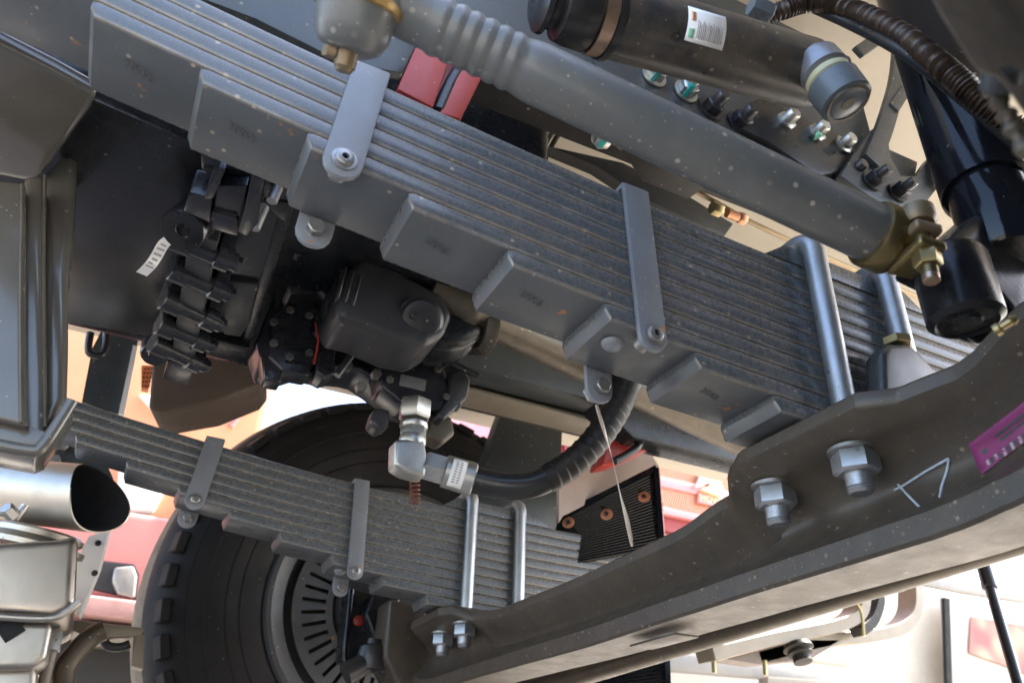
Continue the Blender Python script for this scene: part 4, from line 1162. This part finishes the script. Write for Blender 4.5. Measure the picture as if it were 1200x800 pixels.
# ------------------------------------------------------------------ panels behind the left spring end
o = obj('slate_board', prism(PX([(96, 470), (108, 408), (120, 385), (162, 398), (142, 486), (120, 480)], Y=1.60), V((0, .05, 0))), 'rail_slate'); tag(o, 'dark slate side panel behind the spring end', 'panel')
o = obj('edge_strip', prism(PX([(139, 484), (156, 404), (161, 406), (145, 486)], Y=1.58), V((0, .02, 0))), 'truck_white'); tag(o, 'pale metal edge strip along the slate panel', 'strip')
bm = tube(smooth_path(PX([(106, 390), (104, 412), (118, 416), (124, 405), (125, 385)], Y=1.5), 6), .007, 10)
tag(obj('black_cable', bm, 'hose_rubber'), 'black looped cable hanging before the slate side panel', 'cable')
o = obj('wheel_arch', bevel(prism(PX([(178, 428), (200, 410), (310, 400), (312, 440), (302, 452), (250, 472), (188, 482), (174, 478)], Y=1.52), V((.03, .16, .02))), .008, 3), 'arch_brown') if 'arch_brown' in MATS else (mat('arch_brown', (.075, .052, .038), .7, var=.2, bump=.3), obj('wheel_arch', bevel(prism(PX([(178, 428), (200, 410), (310, 400), (312, 440), (302, 452), (250, 472), (188, 482), (174, 478)], Y=1.52), V((.03, .16, .02))), .008, 3), 'arch_brown'))[1]
tag(o, 'dark brown wheel arch flap below the valve block', 'wheel arch')
pf_ = thing('perforated_strip', W(172, 450, Y=1.75), 'orange perforated strip beside the wheel arch', 'strip')
obj('strip', prism(PX([(166, 428), (181, 428), (174, 456), (166, 454)], Y=1.75), V((0, .02, 0))), 'orange_plastic', pf_)
for i in range(3):
    for j in range(5):
        p = W(170 + i * 4 - j * .8, 432 + j * 5, Y=1.7497); obj('hole', lathe(p, -YU, [(0, .0022), (.0004, .002), (.0004, 0)], 8, cap=False), 'soot_and_gap_shade', pf_)  # black discs painted for the shade inside the holes
# ------------------------------------------------------------------ red trucks parked beyond
def truck(x0, x1, yf, zt, label, paint):
    t = thing('parked_truck', V(((x0 + x1) / 2, yf + 1, 0)), label, 'truck', 'red trucks parked alongside')
    bm = bb(x0, x1, yf, yf + 2.0, .95, zt); bevel(bm, .06, 4); obj('cab', bm, paint, t)
    return t
# right truck: ribbed grille with an emblem
YF = 3.02
tr = truck(1.55, 3.95, YF + .06, 2.9, 'red truck with ribbed grille and white triangular emblem', 'truck_red_blown')
def gp_(x, y, dy=0.): return W(x, y, Y=YF + dy)
def gbar(px, dy, th, name, m_, bv=.008):
    return obj(name, bevel(prism(PX(px, Y=YF + dy), V((0, th, 0))), bv, 2), m_, tr)
obj('grille_recess', bb(1.7, 3.8, YF + .03, YF + .07, 1.35, 2.35), 'dark_red', tr) if 'dark_red' in MATS else (mat('dark_red', (.22, .02, .018), .5, var=.1), obj('grille_recess', bb(1.7, 3.8, YF + .03, YF + .07, 1.35, 2.35), 'dark_red', tr))
z_logo = gp_(830, 570).z
bars = []
for ya, yb_ in ((537, 552), (569, 581), (603, 612)):      # three bars at the column of the emblem
    za, zb_ = gp_(826, ya).z, gp_(826, yb_).z
    bars.append((zb_, za))
    obj('grille_bar', bevel(bb(1.72, 3.78, YF, YF + .05, zb_, za), .008, 2), 'truck_red_blown', tr)
for (lo, _), (_, hi) in ((bars[0], bars[1]), (bars[1], bars[2])):
    n = 110
    for k in range(n):
        x = 1.9 + 1.5 * k / n
        if not (2.0 < x < 3.1): continue
        bm = prism([V((x, YF + .012, hi)), V((x + .006, YF + .012, hi)), V((x + .036, YF + .012, lo)), V((x + .030, YF + .012, lo))], V((0, .02, 0)))
        obj('grille_rib', bm, 'truck_orange_blown', tr)
# emblem: two white slopes over a yellow wedge and a name plate
em = obj('emblem', bevel(prism([gp_(*q, -.035) for q in ((817, 571), (826, 547), (832, 550), (829, 566))], V((0, .03, 0))), .003), 'truck_white', tr)
obj('emblem_wing', bevel(prism([gp_(*q, -.035) for q in ((833, 566), (833, 549), (838, 549), (850, 578), (846, 580))], V((0, .03, 0))), .003), 'truck_white', em)
obj('emblem_wedge', bevel(prism([gp_(*q, -.030) for q in ((822, 573), (834, 568), (845, 582))], V((0, .025, 0))), .002), 'emblem_gold', em) if 'emblem_gold' in MATS else (mat('emblem_gold', (.7, .55, .3), .4), obj('emblem_wedge', bevel(prism([gp_(*q, -.030) for q in ((822, 573), (834, 568), (845, 582))], V((0, .025, 0))), .002), 'emblem_gold', em))
o_, r_ = gp_(820, 586, -.012), gp_(850, 594, -.012)
pl = obj('name_plate', bevel(prism([gp_(*q, -.010) for q in ((819, 576), (846, 583), (844, 594), (818, 588))], V((0, .02, 0))), .002), 'truck_red_blown', em)
bm = text_bm('HOWO', o_, V((1, 0, 0)), V((0, 0, 1)), .048, .003); obj('lettering', bm, 'emblem_gold', em)
# white bumper under the grille
obj('bumper', bevel(bb(1.5, 4.4, YF - .12, YF + .5, .62, 1.28), .05, 4), 'cream_rail', tr)
obj('bumper_step', bevel(bb(1.5, 4.4, YF - .16, YF + .3, .40, .56), .02, 3), 'truck_white', tr)
for x in (1.9, 2.7, 3.5): obj('wheel', lathe(V((x, YF + .9, .5)), XU, [(0, .3), (0, .46), (.03, .5), (.25, .5), (.28, .46), (.28, .3)], 32), 'rubber', tr) if x != 2.7 else None

# left truck: panel with seams, fog lamp pocket and step
YL = 3.25
XR = W(322, 470, Y=YL).x
tl = truck(-2.0, XR, YL, 3.0, 'red truck corner, paint paled as if overexposed, with chrome fog lamp pocket behind the muffler', 'truck_orange_blown')
def lp(x, y, dy=0.): return W(x, y, Y=YL + dy)
zs = lp(150, 607).z
obj('bumper', bevel(bb(-2.05, XR + .02, YL - .10, YL + .3, lp(150, 703, -.1).z, zs), .03, 4), 'truck_red_blown', tl)
obj('seam', bb(-2.04, XR + .01, YL - .04, YL + .02, zs - .001, zs + .012), 'dark_trim', tl)
obj('bumper_lip', bevel(bb(-2.05, XR + .02, YL - .14, YL + .2, lp(150, 728, -.1).z, lp(150, 703, -.1).z - .004), .012, 3), 'pink_lip', tl) if 'pink_lip' in MATS else (mat('pink_lip', (.36, .20, .19), .5, var=.2, dirt=.5), obj('bumper_lip', bevel(bb(-2.05, XR + .02, YL - .14, YL + .2, lp(150, 728, -.1).z, lp(150, 703, -.1).z - .004), .012, 3), 'pink_lip', tl))
def pk(px, dy, th, name, m_, bv=.01): return obj(name, bevel(prism([lp(*q, dy) for q in px], V((0, th, 0))), bv, 3), m_, tl)
pk([(112, 655), (158, 660), (164, 672), (160, 702), (134, 696), (104, 690)], -.105, .03, 'fog_pocket', 'dark_trim')
pk([(134, 664), (156, 662), (161, 674), (158, 700), (138, 696), (131, 680)], -.125, .03, 'fog_lamp', 'fog_glass')
pk([(84, 730), (168, 738), (166, 748), (84, 742)], -.10, .3, 'underrun', 'tan_bar')
obj('underbody', bb(-2.0, XR - .1, YL + .35, YL + 2.0, .06, 1.0), 'dark_trim', tl)
# diagonal body creases
for px in ([(150, 560), (196, 520)], [(118, 606), (180, 560)], [(270, 500), (300, 462)], [(205, 478), (260, 440)]):
    obj('body_crease', tube([lp(*q, -.004) for q in px], .012, 8), 'truck_red_blown', tl)
pk([(140, 540), (200, 560), (180, 600), (135, 600)], -.03, .05, 'lamp_panel', 'truck_white', .02)
pk([(162, 460), (250, 470), (230, 500), (180, 480)], -.03, .05, 'head_lamp', 'truck_white', .02)

# ------------------------------------------------------------------ bent bars, rails, strut and poster at the lower right
sb = thing('step_frame', W(950, 790, Y=1.45), 'tan bent flat bar step frame with hanging bolts below the beam', 'step frame')
def sbar(px, Y, w, th, name='bar', m_='tan_bar'):
    bm = tube(smooth_path(PX(px, Y=Y), 6), 0, sect=[(-th, -w), (th, -w), (th, w), (-th, w)], up=YU); bevel(bm, .002, 1); return obj(name, bm, m_, sb)
sbar([(826, 768), (900, 750), (960, 738), (990, 728), (1003, 715), (1006, 690)], 1.45, .014, .03)
sbar([(880, 772), (960, 752), (1020, 745), (1052, 735), (1066, 715), (1066, 680)], 1.50, .014, .03)
sbar([(1004, 740), (1018, 728), (1026, 705), (1022, 690)], 1.44, .012, .02, 'hook', 'rail_dark')
obj('gusset_plate', bevel(prism(PX([(850, 772), (940, 748), (990, 748), (950, 772), (890, 778)], Y=1.47), V((0, .05, 0))), .003), 'tan_dark', sb) if 'tan_dark' in MATS else (mat('tan_dark', (.14, .11, .09), .5, var=.2), obj('gusset_plate', bevel(prism(PX([(850, 772), (940, 748), (990, 748), (950, 772), (890, 778)], Y=1.47), V((0, .05, 0))), .003), 'tan_dark', sb))
obj('rubber_foot', lathe(W(934, 755, Y=1.43), V((0, -.3, -1)), [(0, .03), (.01, .034), (.014, .026), (.022, .028), (.026, .02), (.04, .021), (.042, 0)], 24), 'rail_dark', sb)
for x, y in ((836, 770), (896, 773)): obj('hanging_bolt', cyl(W(x, y, Y=1.44), W(x + 1, y + 18, Y=1.44), .005, 10), 'zinc_yellow', sb)
obj('tie_strip', tube(smooth_path(PX([(1003, 704), (1010, 720), (1012, 745)], Y=1.42), 4), .004, 6), 'zinc_yellow', sb)

mat('rail_grey', (.20, .19, .175), .45, metal=.3, var=.1, dirt=.3, dirt_col=(.15, .13, .1))
ru = thing('side_rail', W(1000, 780, Y=2.4), 'pale aluminium side rails behind the step frame', 'rail')
for px in ([(1050, 672), (1130, 688), (1220, 702)], [(780, 775), (900, 786), (1000, 800)]):
    obj('rail_bar', bevel(tube(PX(px, Y=2.4), 0, sect=[(-.02, -.03), (.02, -.03), (.02, .03), (-.02, .03)], up=YU), .006), 'rail_grey', ru)
a, b = W(1153, 664, Y=1.15), W(1196, 812, Y=1.10)
st_ = thing('prop_strut', b, 'slim black strut standing before the pale rails', 'strut')
obj('rod', tube([a, b], .0105, 12), 'gloss_black', st_)
obj('sleeve', lathe(a - (b - a).normalized() * .01, b - a, [(0, .015), (.06, .0155), (.062, .011)], 16), 'gloss_black', st_)
ps = thing('poster_panel', W(1160, 800, Y=2.75), 'white panel with pink and red printed poster', 'poster')
obj('panel', bevel(prism(PX([(1108, 698), (1230, 716), (1230, 830), (1118, 830), (1112, 770)], Y=2.8), V((0, .04, 0))), .01), 'cream_rail', ps)
mt = bpy.data.materials.new('poster_print'); mt.use_nodes = True; MATS['poster_print'] = mt
n, l = mt.node_tree.nodes, mt.node_tree.links
tc = n.new('ShaderNodeTexCoord'); vo = n.new('ShaderNodeTexVoronoi'); vo.inputs['Scale'].default_value = 9; vo.feature = 'SMOOTH_F1'
rp = n.new('ShaderNodeValToRGB'); rp.color_ramp.elements[0].color = (.55, .26, .15, 1); rp.color_ramp.elements[1].color = (.30, .04, .035, 1); rp.color_ramp.elements[0].position = .1; rp.color_ramp.elements[1].position = .6
l.new(tc.outputs['Object'], vo.inputs['Vector']); l.new(vo.outputs['Distance'], rp.inputs[0]); l.new(rp.outputs[0], n['Principled BSDF'].inputs['Base Color'])
obj('print', prism(PX([(1138, 722), (1230, 738), (1230, 800), (1180, 780), (1136, 764)], Y=2.79), V((0, .004, 0))), 'poster_print', ps)
obj('lower_rail', bevel(prism(PX([(900, 792), (1110, 806), (1110, 816), (900, 802)], Y=2.3), V((0, .05, 0))), .004), 'tan_bar', ps)

obj('panel_gap', prism(PX([(1107, 700), (1113, 701), (1117, 830), (1111, 830)], Y=2.79), V((0, .02, 0))), 'soot_and_gap_shade', ps)  # black strip standing in for the shade of the gap
obj('crossbar', bevel(prism(PX([(790, 742), (1000, 770), (1000, 780), (790, 752)], Y=2.5), V((0, .05, 0))), .004), 'cream_rail', ps)
